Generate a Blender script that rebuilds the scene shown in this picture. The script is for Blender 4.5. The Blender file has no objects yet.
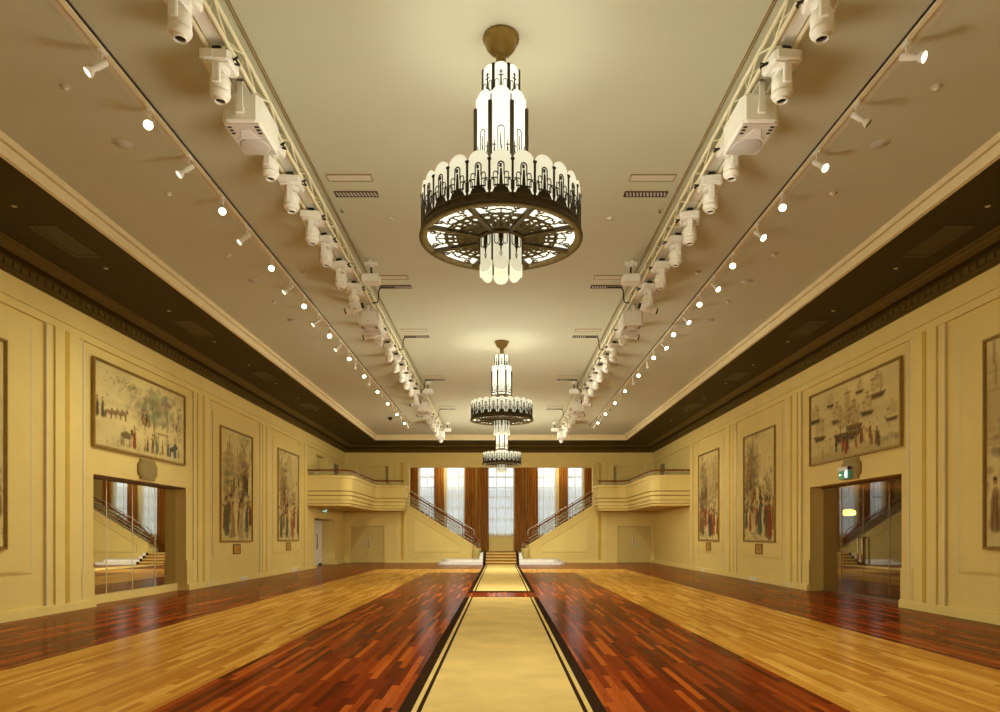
import bpy, bmesh, math, random
import numpy as np
from mathutils import Vector, Matrix, Quaternion
PI = math.pi
C = bpy.context.scene.collection
random.seed(7)

# ------------------------------------------------------------------ materials
def lin(c):
    return tuple(((v/255)/12.92 if v/255 <= .04045 else ((v/255+.055)/1.055)**2.4) for v in c)

class NT:
    def __init__(s, name):
        s.m = bpy.data.materials.new(name); s.m.use_nodes = True
        s.t = s.m.node_tree; s.t.nodes.clear()
        s.out = s.t.nodes.new('ShaderNodeOutputMaterial')
    def n(s, typ, **kw):
        nd = s.t.nodes.new(typ)
        for k, v in kw.items(): setattr(nd, k, v)
        return nd
    def l(s, a, b): s.t.links.new(a, b)
    def math(s, op, a, b=None, c=None):
        nd = s.n('ShaderNodeMath', operation=op)
        for i, v in enumerate((a, b, c)):
            if v is None: continue
            if hasattr(v, 'is_output'): s.l(v, nd.inputs[i])
            else: nd.inputs[i].default_value = v
        return nd.outputs[0]
    def mix(s, f, a, b, blend='MIX'):
        nd = s.n('ShaderNodeMix', data_type='RGBA', blend_type=blend)
        for sock, v in ((nd.inputs[0], f), (nd.inputs[6], a), (nd.inputs[7], b)):
            if hasattr(v, 'is_output'): s.l(v, sock)
            else: sock.default_value = v if isinstance(v, (int, float)) else (*v[:3], 1)
        return nd.outputs[2]
    def ramp(s, f, stops):
        nd = s.n('ShaderNodeValToRGB'); e = nd.color_ramp.elements
        while len(e) < len(stops): e.new(.5)
        for el, (p, c) in zip(e, stops): el.position = p; el.color = (*c, 1)
        s.l(f, nd.inputs[0]); return nd.outputs[0]
    def bsdf(s, color, rough=.5, metal=0, spec=.5, emit=None, es=0, coat=0, bump=None, bstr=.1, bdist=.01):
        b = s.n('ShaderNodeBsdfPrincipled')
        if hasattr(color, 'is_output'): s.l(color, b.inputs['Base Color'])
        else: b.inputs['Base Color'].default_value = (*color, 1)
        if hasattr(rough, 'is_output'): s.l(rough, b.inputs['Roughness'])
        else: b.inputs['Roughness'].default_value = rough
        b.inputs['Metallic'].default_value = metal
        b.inputs['Specular IOR Level'].default_value = spec
        b.inputs['Coat Weight'].default_value = coat
        if emit is not None:
            if hasattr(emit, 'is_output'): s.l(emit, b.inputs['Emission Color'])
            else: b.inputs['Emission Color'].default_value = (*emit, 1)
            b.inputs['Emission Strength'].default_value = es
        if bump is not None:
            bp = s.n('ShaderNodeBump'); bp.inputs['Strength'].default_value = bstr; bp.inputs['Distance'].default_value = bdist
            s.l(bump, bp.inputs['Height']); s.l(bp.outputs[0], b.inputs['Normal'])
        s.l(b.outputs[0], s.out.inputs[0]); return b
    def obj(s): return s.n('ShaderNodeTexCoord').outputs['Object']
    def noise(s, vec, scale, detail=3):
        nd = s.n('ShaderNodeTexNoise'); nd.inputs['Scale'].default_value = scale; nd.inputs['Detail'].default_value = detail
        s.l(vec, nd.inputs['Vector']); return nd.outputs['Fac']

def plain(name, rgb, rough=.5, metal=0, var=.06, scale=3, spec=.5, emit=None, es=0, bump=0):
    t = NT(name); c = lin(rgb); f = t.noise(t.obj(), scale)
    lo = tuple(max(0, v*(1-var)) for v in c); hi = tuple(min(1, v*(1+var)) for v in c)
    col = t.ramp(f, [(.3, lo), (.7, hi)])
    t.bsdf(col, rough, metal, spec, emit=lin(emit) if emit else None, es=es, bump=f if bump else None, bstr=bump)
    return t.m

M = {}
M['wall'] = plain('cream_wall_paint', (220, 196, 118), .55, var=.03, scale=1.5, spec=.3)
M['wall2'] = plain('cream_trim_paint', (225, 202, 123), .5, var=.03, scale=1.5, spec=.3)
M['gold_band'] = plain('gold_paint_stripe', (202, 168, 66), .45, var=.05, spec=.4)
M['edge_light_joint'] = plain('edge_light_and_joint_paint', (214, 206, 172), .4, var=.04)  # pale tone paints light caught on edges; also colours mirror joints
M['ceiling'] = plain('ceiling_paint', (198, 197, 171), .7, var=.02, scale=.8, spec=.2)
M['strip'] = plain('pale_strip_paint', (212, 206, 184), .7, var=.02, spec=.1)
M['tray'] = plain('tray_moulding_paint', (232, 216, 170), .6, var=.02, spec=.2)
M['soffit'] = plain('dark_soffit_paint', (62, 50, 16), .6, var=.05, spec=.2)
M['cornice'] = plain('dark_cornice_paint', (92, 73, 30), .55, var=.08, scale=6, spec=.25)
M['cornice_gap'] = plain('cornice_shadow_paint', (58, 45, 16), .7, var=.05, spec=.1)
M['grille'] = plain('dark_grille_paint', (76, 62, 34), .6, var=.1)
M['black'] = plain('matte_black', (24, 22, 20), .5, var=.1)
M['door'] = plain('door_paint', (202, 179, 108), .5, var=.03, spec=.3)
M['white'] = plain('white_enamel', (236, 234, 222), .35, var=.02)
M['white_warm'] = plain('truss_enamel', (236, 228, 194), .35, var=.03)
M['grey_grille'] = plain('speaker_grille_grey', (196, 192, 186), .5, var=.04)
M['speaker_baffle'] = plain('speaker_baffle', (206, 198, 184), .5, var=.03)
M['horn'] = plain('horn_white', (225, 222, 218), .4, var=.02)
M['lens'] = plain('dark_lens', (16, 15, 18), .08, var=.05)
M['bronze'] = plain('dark_bronze', (44, 35, 15), .55, .1, var=.2, scale=20)
M['bronze_rim'] = plain('bronze_rim', (66, 54, 26), .5, .2, var=.2, scale=20)
M['gold'] = plain('antique_gold', (150, 126, 66), .4, .5, var=.12, scale=12)
M['frame'] = plain('mural_frame_gilt', (166, 134, 66), .42, .45, var=.15, scale=8)
M['plaque'] = plain('dull_brass_plaque', (160, 140, 84), .5, .3, var=.06)
M['plate_gold'] = plain('small_plate_gold', (200, 152, 52), .45, .3, var=.3, scale=14)
M['plate_dark'] = plain('small_plate_frame', (120, 92, 40), .5, .2, var=.1)
M['wood_rail'] = plain('polished_red_wood', (124, 62, 26), .25, var=.2, scale=6)
M['chrome'] = plain('chrome', (225, 225, 222), .12, 1, var=.02)
M['steel'] = plain('brushed_steel', (190, 188, 180), .25, 1, var=.03)
M['marble'] = plain('pale_marble', (232, 228, 218), .2, var=.05, scale=4)
M['glow_white'] = plain('daylight_panel', (235, 240, 245), .5, var=.02)
M['lamp_on'] = plain('lit_lamp_face', (255, 244, 214), .4, emit=(255, 240, 200), es=14)
M['lamp_dim'] = plain('lamp_reflector', (226, 224, 214), .2, .6, emit=(255, 244, 215), es=2.2)
M['lamp_off'] = plain('unlit_lamp_face', (176, 172, 160), .2, .5)
M['groove_shade'] = plain('moulding_shade_paint', (170, 140, 66), .6, var=.03, spec=.2)  # darker ochre that paints the shade of moulding lines
M['pull'] = plain('pale_satin_metal', (226, 222, 208), .35, .3, var=.03)
M['bright_metal'] = plain('bright_rail_metal', (238, 238, 232), .22, .75, var=.02)
M['green_sign'] = plain('exit_sign_face', (60, 130, 96), .4, emit=(90, 160, 120), es=.28)
M['sign_white'] = plain('exit_sign_pictogram', (240, 250, 240), .4, emit=(230, 255, 240), es=.9)
M['foyer'] = plain('foyer_brown', (110, 72, 44), .5, var=.12)
M['foyer_floor'] = plain('foyer_floor', (96, 54, 30), .2, var=.2, scale=2)
M['yellow_lamp'] = plain('foyer_lamp_glass', (255, 226, 130), .4, emit=(255, 214, 110), es=4)
M['grey_dark'] = plain('upper_pane_grey', (96, 98, 90), .15, var=.05)
M['facade'] = plain('pale_facade', (190, 196, 200), .8, var=.08, scale=.4)

def glowing(name, c_lo, c_hi, es, z0=-.2, z1=.2):
    t = NT(name); f = t.noise(t.obj(), 9)
    col = t.ramp(f, [(.3, lin(c_lo)), (.75, lin(c_hi))])
    t.bsdf(lin((120, 115, 96)), .35, spec=.2, emit=col, es=es)
    return t.m
M['glass_ring'] = glowing('etched_glass_lit', (236, 228, 188), (250, 244, 212), .92)
M['glass_tier'] = glowing('tier_glass_lit', (255, 248, 218), (255, 252, 232), 1.2)
M['glass_disc'] = glowing('disc_glass_lit', (255, 250, 222), (255, 253, 236), 1.1)
M['glass_drop'] = glowing('drop_glass_lit', (226, 218, 180), (244, 238, 206), .8)

def carpet(name, rgb):
    t = NT(name); o = t.obj(); c = lin(rgb)
    f1 = t.noise(o, 1.6, 4); f2 = t.noise(o, 160, 2)
    a = t.ramp(f1, [(.3, tuple(v*.86 for v in c)), (.7, tuple(min(1, v*1.08) for v in c))])
    b = t.ramp(f2, [(.3, (.72,)*3), (.7, (1, 1, 1))])
    t.bsdf(t.mix(.6, a, b, 'MULTIPLY'), .95, spec=.08, bump=f2, bstr=.25, bdist=.004)
    return t.m
M['carpet'] = carpet('gold_carpet', (222, 193, 118))
M['carpet_dark'] = carpet('dark_brown_carpet', (52, 34, 20))
M['carpet_step'] = carpet('step_carpet', (150, 106, 42))

def floor_mat():
    t = NT('two_tone_timber_floor'); o = t.obj()
    sp = t.n('ShaderNodeSeparateXYZ'); t.l(o, sp.inputs[0]); x, y = sp.outputs[0], sp.outputs[1]
    pw = .075
    xr = t.math('DIVIDE', x, pw); row = t.math('FLOOR', xr); fx = t.math('FRACT', xr)
    wn = t.n('ShaderNodeTexWhiteNoise', noise_dimensions='1D'); t.l(row, wn.inputs['W'])
    L = t.math('MULTIPLY_ADD', wn.outputs[0], .6, 1.1)
    yo = t.math('DIVIDE', t.math('MULTIPLY_ADD', wn.outputs[0], 37.3, y), L)
    idx = t.math('FLOOR', yo); fy = t.math('FRACT', yo)
    cx = t.n('ShaderNodeCombineXYZ'); t.l(row, cx.inputs[0]); t.l(idx, cx.inputs[1])
    w2 = t.n('ShaderNodeTexWhiteNoise', noise_dimensions='2D'); t.l(cx.outputs[0], w2.inputs['Vector'])
    r = w2.outputs[0]
    # grain
    mp = t.n('ShaderNodeMapping'); mp.inputs['Scale'].default_value = (26, 1.4, 1); t.l(o, mp.inputs[0])
    g = t.noise(mp.outputs[0], 3, 4)
    rg = t.math('MULTIPLY_ADD', t.math('SUBTRACT', g, .5), .35, r)
    red = t.ramp(rg, [(0, lin((78, 28, 6))), (.3, lin((108, 38, 9))), (.75, lin((134, 52, 13))), (1, lin((176, 86, 24)))])
    yel = t.ramp(rg, [(0, lin((178, 118, 40))), (.35, lin((198, 140, 50))), (.75, lin((210, 154, 60))), (1, lin((224, 174, 80)))])
    ax = t.math('ABSOLUTE', x)
    dout = t.math('MAXIMUM', t.math('SUBTRACT', ax, 5.72), t.math('SUBTRACT', y, 32.4))
    din = t.math('MAXIMUM', t.math('SUBTRACT', ax, 3.08), t.math('SUBTRACT', y, 29.4))
    mask = t.math('MULTIPLY', t.math('LESS_THAN', dout, 0), t.math('GREATER_THAN', din, 0))
    col = t.mix(mask, red, yel)
    ex = t.math('LESS_THAN', t.math('MINIMUM', fx, t.math('SUBTRACT', 1, fx)), .018)
    ey = t.math('LESS_THAN', t.math('MINIMUM', fy, t.math('SUBTRACT', 1, fy)), .0015)
    gap = t.math('MAXIMUM', ex, ey)
    col = t.mix(t.math('MULTIPLY', gap, .55), col, (.015, .006, .002))
    rough = t.math('MULTIPLY_ADD', t.noise(o, 2.2, 3), .12, .15)
    df = t.n('ShaderNodeBsdfDiffuse'); t.l(col, df.inputs[0])
    gl = t.n('ShaderNodeBsdfGlossy'); gl.inputs['Roughness'].default_value = .17; gl.inputs[0].default_value = (1, .97, .92, 1)
    lw = t.n('ShaderNodeLayerWeight'); lw.inputs[0].default_value = .5
    fac = t.math('MULTIPLY_ADD', t.math('POWER', lw.outputs['Facing'], 9), .5, .025)
    mx = t.n('ShaderNodeMixShader'); t.l(fac, mx.inputs[0]); t.l(df.outputs[0], mx.inputs[1]); t.l(gl.outputs[0], mx.inputs[2]); t.l(mx.outputs[0], t.out.inputs[0])
    return t.m
M['floor'] = floor_mat()

def curtain_mat():
    t = NT('amber_velvet_curtain'); o = t.obj()
    mp = t.n('ShaderNodeMapping'); mp.inputs['Scale'].default_value = (14, 1, .5); t.l(o, mp.inputs[0])
    f = t.noise(mp.outputs[0], 1.5, 3)
    b = t.bsdf(t.ramp(f, [(.3, lin((112, 66, 12))), (.7, lin((168, 106, 28)))]), .8, spec=.15)
    b.inputs['Sheen Weight'].default_value = .3
    return t.m
M['curtain'] = curtain_mat()

def sheer_mat():
    t = NT('white_sheer_voile'); o = t.obj()
    tr = t.n('ShaderNodeBsdfTransparent'); tr.inputs[0].default_value = (1, 1, 1, 1)
    tl = t.n('ShaderNodeBsdfTranslucent'); tl.inputs[0].default_value = (*lin((240, 240, 236)), 1)
    df = t.n('ShaderNodeBsdfDiffuse'); df.inputs[0].default_value = (*lin((236, 232, 220)), 1)
    m1 = t.n('ShaderNodeMixShader'); m1.inputs[0].default_value = .35; t.l(tl.outputs[0], m1.inputs[1]); t.l(df.outputs[0], m1.inputs[2])
    mp = t.n('ShaderNodeMapping'); mp.inputs['Scale'].default_value = (16, 1, .3); t.l(o, mp.inputs[0])
    f = t.math('MULTIPLY_ADD', t.noise(mp.outputs[0], 1.2, 2), .5, .25)
    m2 = t.n('ShaderNodeMixShader'); t.l(f, m2.inputs[0]); t.l(tr.outputs[0], m2.inputs[1]); t.l(m1.outputs[0], m2.inputs[2])
    t.l(m2.outputs[0], t.out.inputs[0]); return t.m
M['sheer'] = sheer_mat()

def glass_mat(name, tint, refl):
    t = NT(name)
    tr = t.n('ShaderNodeBsdfTransparent'); tr.inputs[0].default_value = (*tint, 1)
    gl = t.n('ShaderNodeBsdfGlossy'); gl.inputs['Roughness'].default_value = .01; gl.inputs[0].default_value = (.95, .95, .95, 1)
    fr = t.n('ShaderNodeLayerWeight'); fr.inputs[0].default_value = .5
    f = t.math('MULTIPLY_ADD', t.math('POWER', fr.outputs['Facing'], 5), .6, refl)
    m = t.n('ShaderNodeMixShader'); t.l(f, m.inputs[0]); t.l(tr.outputs[0], m.inputs[1]); t.l(gl.outputs[0], m.inputs[2])
    t.l(m.outputs[0], t.out.inputs[0]); return t.m
M['door_glass'] = glass_mat('tinted_door_glass', (.80, .74, .66), .17)
M['clear_glass'] = glass_mat('window_glass', (.94, .96, .96), .02)
M['rail_glass'] = glass_mat('rail_glass', (.86, .88, .84), .12)
def mirror_mat():
    t = NT('silvered_mirror'); b = t.bsdf(lin((226, 224, 212)), .01, 1); return t.m
M['mirror'] = mirror_mat()
def canvas_mat():
    t = NT('painted_canvas'); a = t.n('ShaderNodeAttribute', attribute_name='paint')
    f = t.noise(t.obj(), 40, 2)
    t.bsdf(t.mix(.25, a.outputs['Color'], t.ramp(f, [(.3, (.75,)*3), (.7, (1, 1, 1))]), 'MULTIPLY'), .75, spec=.15)
    return t.m
M['canvas'] = canvas_mat()

# ------------------------------------------------------------------ mesh builder
class MB:
    def __init__(s): s.v = []; s.f = []; s.mi = []; s.mats = []; s.sm = []
    def _m(s, m):
        if m is None: return 0
        if m not in s.mats: s.mats.append(m)
        return s.mats.index(m)
    def add(s, vs, fs, m=None, smooth=False):
        b = len(s.v); s.v += [tuple(v) for v in vs]; i = s._m(m)
        for f in fs: s.f.append([b+k for k in f]); s.mi.append(i); s.sm.append(smooth)
        return s
    def box(s, x0, x1, y0, y1, z0, z1, m=None):
        x0, x1 = min(x0, x1), max(x0, x1)
        vs = [(x, y, z) for z in (z0, z1) for y in (y0, y1) for x in (x0, x1)]
        return s.add(vs, [(0, 2, 3, 1), (4, 5, 7, 6), (0, 1, 5, 4), (2, 6, 7, 3), (0, 4, 6, 2), (1, 3, 7, 5)], m)
    def cham(s, x0, x1, y0, y1, z0, z1, c, m=None):
        """box with chamfered vertical edges and softened top/bottom"""
        x0, x1 = min(x0, x1), max(x0, x1)
        def ring(i, z):
            return [(x0+c+i, y0+i, z), (x1-c-i, y0+i, z), (x1-i, y0+c+i, z), (x1-i, y1-c-i, z), (x1-c-i, y1-i, z), (x0+c+i, y1-i, z), (x0+i, y1-c-i, z), (x0+i, y0+c+i, z)]
        k = c*.5
        rs = [ring(k, z0), ring(0, z0+k), ring(0, z1-k), ring(k, z1)]
        vs = sum(rs, []); fs = [tuple(range(7, -1, -1)), tuple(range(24, 32))]
        for r in range(3):
            for j in range(8): fs.append((r*8+j, r*8+(j+1) % 8, r*8+8+(j+1) % 8, r*8+8+j))
        return s.add(vs, fs, m)
    def prism(s, poly, fn, d0, d1, m=None):
        """poly: 2D points; fn(u,v,d)->xyz"""
        n = len(poly)
        vs = [fn(u, v, d0) for u, v in poly]+[fn(u, v, d1) for u, v in poly]
        fs = [tuple(range(n-1, -1, -1)), tuple(range(n, 2*n))]+[(i, (i+1) % n, n+(i+1) % n, n+i) for i in range(n)]
        return s.add(vs, fs, m)
    def tube(s, pts, r, n=8, m=None, closed=False, caps=True):
        P = [Vector(p) for p in pts]; N = len(P)
        rr = r if isinstance(r, (list, tuple)) else [r]*N
        vs = []; fs = []
        up = None
        for i, p in enumerate(P):
            if closed: d = P[(i+1) % N]-P[i-1]
            else: d = P[min(i+1, N-1)]-P[max(i-1, 0)]
            d.normalize()
            if up is None:
                up = Vector((0, 0, 1)) if abs(d.z) < .9 else Vector((1, 0, 0))
            a = d.cross(up)
            if a.length < 1e-5: a = d.orthogonal()
            a.normalize(); b = a.cross(d); b.normalize(); up = b
            for k in range(n):
                t = 2*PI*k/n; vs.append(p+(a*math.cos(t)+b*math.sin(t))*rr[i])
        R = N if closed else N-1
        for i in range(R):
            for k in range(n):
                j = (i+1) % N
                fs.append((i*n+k, i*n+(k+1) % n, j*n+(k+1) % n, j*n+k))
        s.add(vs, fs, m, True)
        if caps and not closed:
            b = len(s.v)-len(vs); i = s._m(m)
            s.f.append([b+k for k in range(n-1, -1, -1)]); s.f.append([b+(N-1)*n+k for k in range(n)])
            s.mi += [i, i]; s.sm += [False, False]
        return s
    def lathe(s, prof, n=24, m=None, c=(0, 0, 0), smooth=True, mod=None, phase=0):
        vs = []; fs = []
        for r, z in prof:
            for k in range(n):
                t = 2*PI*k/n+phase; q = r*(1+(mod if (mod and k % 2) else 0))
                vs.append((c[0]+q*math.cos(t), c[1]+q*math.sin(t), c[2]+z))
        for i in range(len(prof)-1):
            for k in range(n): fs.append((i*n+k, i*n+(k+1) % n, (i+1)*n+(k+1) % n, (i+1)*n+k))
        return s.add(vs, fs, m, smooth)
    def strip(s, pts, w, fn, d, m=None, closed=False, th=.006):
        """flat ribbon along 2D pts in a plane, with thickness"""
        P = [Vector(p) for p in pts]; N = len(P); L = []; R = []
        ww = w if isinstance(w, (list, tuple)) else [w]*N
        for i, p in enumerate(P):
            q = (P[(i+1) % N]-P[i-1]) if closed else (P[min(i+1, N-1)]-P[max(i-1, 0)])
            if q.length < 1e-9: q = Vector((1, 0))
            q.normalize(); nn = Vector((-q.y, q.x))*ww[i]/2
            L.append(p+nn); R.append(p-nn)
        for i in range(N if closed else N-1):
            j = (i+1) % N
            s.prism([L[i], R[i], R[j], L[j]], fn, d, d+th, m)
        return s
    def build(s, name, mat=None, parent=None, loc=None, rot=None):
        me = bpy.data.meshes.new(name); me.from_pydata(s.v, [], s.f)
        mats = s.mats if s.mats else [mat]
        if s.mats and mat is not None and mat not in mats: mats = s.mats
        for m in mats: me.materials.append(m)
        me.polygons.foreach_set('material_index', s.mi); me.polygons.foreach_set('use_smooth', s.sm)
        bm = bmesh.new(); bm.from_mesh(me); bmesh.ops.recalc_face_normals(bm, faces=bm.faces); bm.to_mesh(me); bm.free()
        me.update()
        o = bpy.data.objects.new(name, me); C.objects.link(o)
        if parent: o.parent = parent
        if loc: o.location = loc
        if rot: o.rotation_euler = rot
        return o

def tag(o, label=None, cat=None, group=None, kind=None):
    if label: o['label'] = label
    if cat: o['category'] = cat
    if group: o['group'] = group
    if kind: o['kind'] = kind
    return o
def thing(name, label, cat, loc=(0, 0, 0), group=None, rz=0):
    o = bpy.data.objects.new(name, None); C.objects.link(o); o.location = loc; o.rotation_euler = (0, 0, rz)
    return tag(o, label, cat, group)
def inst(src, name, parent, loc, rz=0):
    o = bpy.data.objects.new(name, src.data); C.objects.link(o); o.parent = parent; o.location = loc; o.rotation_euler = (0, 0, rz)
    return o
def copy_tree(o, parent=None):
    c = o.copy(); C.objects.link(c)
    if parent is not None: c.parent = parent
    for ch in list(o.children): copy_tree(ch, c)
    return c
def struct(name, mb, mat=None):
    o = mb.build(name, mat); o['kind'] = 'structure'; return o
ORD = ('first second third fourth fifth sixth seventh eighth ninth tenth eleventh twelfth thirteenth fourteenth fifteenth sixteenth '
       'seventeenth eighteenth nineteenth twentieth twenty-first twenty-second twenty-third twenty-fourth twenty-fifth').split()
SIDE = {-1: 'mirror-niche side', 1: 'glass-door side'}

# ------------------------------------------------------------------ dimensions
WL, WR = 8.93, 8.72
Wd = {-1: WL, 1: WR}
YB, YF = 39.9, -6.0
ZT, ZS, ZC = 6.295, 6.67, 6.94
TX, TY = 6.75, 37.5
def X(s, off): return s*(Wd[s]-off)
trim_n = [0]
def trim(mb, mat=None):
    trim_n[0] += 1; return struct('trim_%d' % trim_n[0], mb, mat)

# ------------------------------------------------------------------ floor
f = MB(); f.box(-9.75, 9.3, YF, 43, -.12, 0); struct('floor', f, M['floor'])

# ------------------------------------------------------------------ side walls
NI = (15.3, 19.8); DR = (33.5, 37.6); GD = (15.2, 19.7)
def side_wall(s, cuts):
    """cuts: (y0,y1,z0,z1) openings from the wall face to full depth"""
    mb = MB(); a, b = X(s, 0), s*(Wd[s]+.9)
    ys = sorted({YF, YB+3} | {c[0] for c in cuts} | {c[1] for c in cuts})
    for y0, y1 in zip(ys, ys[1:]):
        cc = sorted([c for c in cuts if c[0] <= y0+1e-6 and c[1] >= y1-1e-6], key=lambda c: c[2])
        z = 0
        for c in cc:
            if c[2] > z: mb.box(a, b, y0, y1, z, c[2])
            z = c[3]
        mb.box(a, b, y0, y1, z, ZS+.4)
    return mb
wl = side_wall(-1, [(NI[0], NI[1], 0, 2.9), (DR[0], DR[1], 0, 2.4), (33.9, 35.6, 3.3, 5.5), (37.4, 38.7, 3.5, 5.5)])
# backs of the niches in the mirror wall
wl.box(-9.9, -9.62, NI[0]-.2, NI[1]+.2, 0, 3.0); wl.box(-9.95, -9.75, DR[0]-.2, DR[1]+.2, 0, 2.6); wl.box(-9.5, -9.3, 33.8, 35.7, 3.2, 5.6)
struct('wall_left', wl, M['wall'])
wr = side_wall(1, [(GD[0], GD[1], 0, 2.9), (37.3, 38.6, 3.5, 5.5)])
struct('wall_right', wr, M['wall'])
wf = MB(); wf.box(-9.9, 9.7, YF-.3, YF, 0, ZS+.4); struct('wall_front', wf, M['wall'])

def rbox(mb, s, off, y0, y1, z0, z1, m=None, base=0): mb.box(X(s, base-.01), X(s, off), y0, y1, z0, z1, m)
GC = [8.0, 14.3, 20.85, 26.45, 31.5]          # pilaster centres
TALL = [(9.68, 12.54), (22.1, 24.94), (27.8, 30.64)]
for s in (-1, 1):
    # frieze
    mb = MB(); rbox(mb, s, .06, YF, YB, 5.71, 5.86); rbox(mb, s, .025, YF, YB, 5.86, 5.885); rbox(mb, s, .05, YF, YB, 5.885, ZT+.1)
    trim(mb, M['wall2'])
    # pilasters
    for yc in GC:
        mb = MB()
        rbox(mb, s, .04, yc-.62, yc+.62, 0, 5.72, M['wall2']); rbox(mb, s, .075, yc-.38, yc+.38, 0, 5.72, M['wall2'])
        rbox(mb, s, .083, yc-.065, yc+.065, .1, 5.72, M['gold_band'])
        for e in (-1, 1):
            rbox(mb, s, .052, yc+e*.60-.018, yc+e*.60+.018, .17, 5.7, M['edge_light_joint'])  # pale strips paint a highlight on the pilaster edges
        trim(mb)
    # panel fields round the tall murals
    for y0, y1 in TALL:
        mb = MB(); rbox(mb, s, .022, y0-.74, y1+.74, .84, 5.5); rbox(mb, s, .042, y0-.5, y1+.5, .88, 5.44)
        for e, yy in ((-1, y0-.74), (1, y1+.74)): rbox(mb, s, .026, yy-.012, yy+.012, .84, 5.5, M['edge_light_joint'])
        mb.mi = [0 if not mb.mats else m for m in mb.mi]
        mb2 = MB(); rbox(mb2, s, .022, y0-.74, y1+.74, .84, 5.5, M['wall']); rbox(mb2, s, .042, y0-.5, y1+.5, .88, 5.44, M['wall'])
        for yy in (y0-.74, y1+.74): rbox(mb2, s, .027, yy-.012, yy+.012, .84, 5.5, M['edge_light_joint'])  # painted highlight along the panel field edges
        trim(mb2)
    # surround of the niche / glass doors
    o = NI if s < 0 else GD
    mb = MB(); rbox(mb, s, .02, o[0]-.42, o[0], .15, 5.5); rbox(mb, s, .02, o[1], o[1]+.42, .15, 5.5); rbox(mb, s, .02, o[0], o[1], 2.9, 5.5)
    rbox(mb, s, .05, o[0]-.46, o[0]-.001, 0, .85); rbox(mb, s, .05, o[1]+.001, o[1]+.46, 0, .85)
    trim(mb, M['wall'])
    # upper wall panel above the balcony
    mb = MB(); rbox(mb, s, .02, 35.8, 37.1, 3.6, 5.45); trim(mb, M['wall2'])
    # baseboards
    segs = [(YF, o[0]-.02), (o[1]+.02, DR[0]-.02 if s < 0 else YB)]
    if s < 0: segs.append((DR[1]+.02, YB))
    mb = MB()
    for a, b in segs: rbox(mb, s, .10, a, b, 0, .15); rbox(mb, s, .085, a, b, .15, .175)
    struct('baseboard_left' if s < 0 else 'baseboard_right', mb, M['wall2'])

# ------------------------------------------------------------------ cornice, soffit, tray, ceiling
PROF = [(0, ZT-.02), (.06, ZT-.02), (.06, ZT+.02), (.10, ZT+.03), (.10, ZT+.06), (.13, ZT+.07), (.13, ZT+.18), (.22, ZT+.19), (.22, ZT+.235), (.30, ZT+.25), (.40, ZT+.29), (.44, ZT+.33), (.44, ZT+.345), (.47, ZT+.35), (.50, ZS), (0, ZS)]
def cornice_side(s):
    mb = MB()
    n = len(PROF); vs = [(X(s, o), y, z) for y in (YF, YB) for o, z in PROF]
    for i in range(n-1):
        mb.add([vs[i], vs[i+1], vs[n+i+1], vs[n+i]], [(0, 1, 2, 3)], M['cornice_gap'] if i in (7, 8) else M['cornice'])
    y = YF
    while y < YB-.2:
        mb.box(X(s, .12), X(s, .165), y, y+.175, ZT+.072, ZT+.178, M['cornice']); y += .224
    return mb
trim(cornice_side(-1)); trim(cornice_side(1))
mb = MB(); n = len(PROF)
for i in range(n-1):
    (o0, z0), (o1, z1) = PROF[i], PROF[i+1]
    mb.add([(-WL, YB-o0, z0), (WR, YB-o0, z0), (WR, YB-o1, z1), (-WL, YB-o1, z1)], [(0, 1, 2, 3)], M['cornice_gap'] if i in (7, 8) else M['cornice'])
x = -WL
while x < WR-.2:
    mb.box(x, x+.175, YB-.165, YB-.12, ZT+.072, ZT+.178, M['cornice']); x += .224
trim(mb)
mb = MB()
mb.box(-9.8, -TX, YF, YB+.2, ZS, ZC+.2); mb.box(TX, 9.6, YF, YB+.2, ZS, ZC+.2); mb.box(-TX, TX, TY, YB+.2, ZS, ZC+.2); mb.box(-TX, TX, YF, YF+2, ZS, ZC+.2)
trim(mb, M['soffit'])
mb = MB()
for (o, z0, z1) in ((.07, ZS-.012, ZS+.15), (.035, ZS+.15, ZS+.17), (.10, ZS+.17, ZC)):
    for s in (-1, 1): mb.box(s*(TX+.0), s*(TX-o), YF+2, TY, z0, z1)
    mb.box(-TX+o, TX-o, TY-o, TY, z0, z1)
trim(mb, M['tray'])
mb = MB(); mb.box(-TX-.1, TX+.1, YF, TY+.1, ZC, ZC+.2); struct('ceiling', mb, M['ceiling'])

# ------------------------------------------------------------------ back wall with the window opening and stair hall
OX = 5.22; OZ = 5.44; BT = .16
DX0, DX1, DZ = 6.6, 8.62, 2.16
mb = MB()
for s in (-1, 1):
    a = s*DX0; b = s*DX1; w = X(s, 0)
    mb.box(s*5.35, a, YB, YB+.3, 0, 3.0); mb.box(b, w, YB, YB+.3, 0, 3.0); mb.box(a, b, YB, YB+.3, DZ, 3.0)
    ua, ub = s*6.42, s*8.1
    mb.box(s*OX, ua, YB, YB+.3, 3.0, ZS); mb.box(ub, w, YB, YB+.3, 3.0, ZS); mb.box(ua, ub, YB, YB+.3, 5.5, ZS); mb.box(ua, ub, YB, YB+.3, 3.0, 3.3)
    mb.box(ua, ub, YB+.22, YB+.32, 3.3, 5.5)
mb.box(-OX, OX, YB, YB+.3, OZ, ZS)
struct('wall_back', mb, M['wall'])
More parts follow.
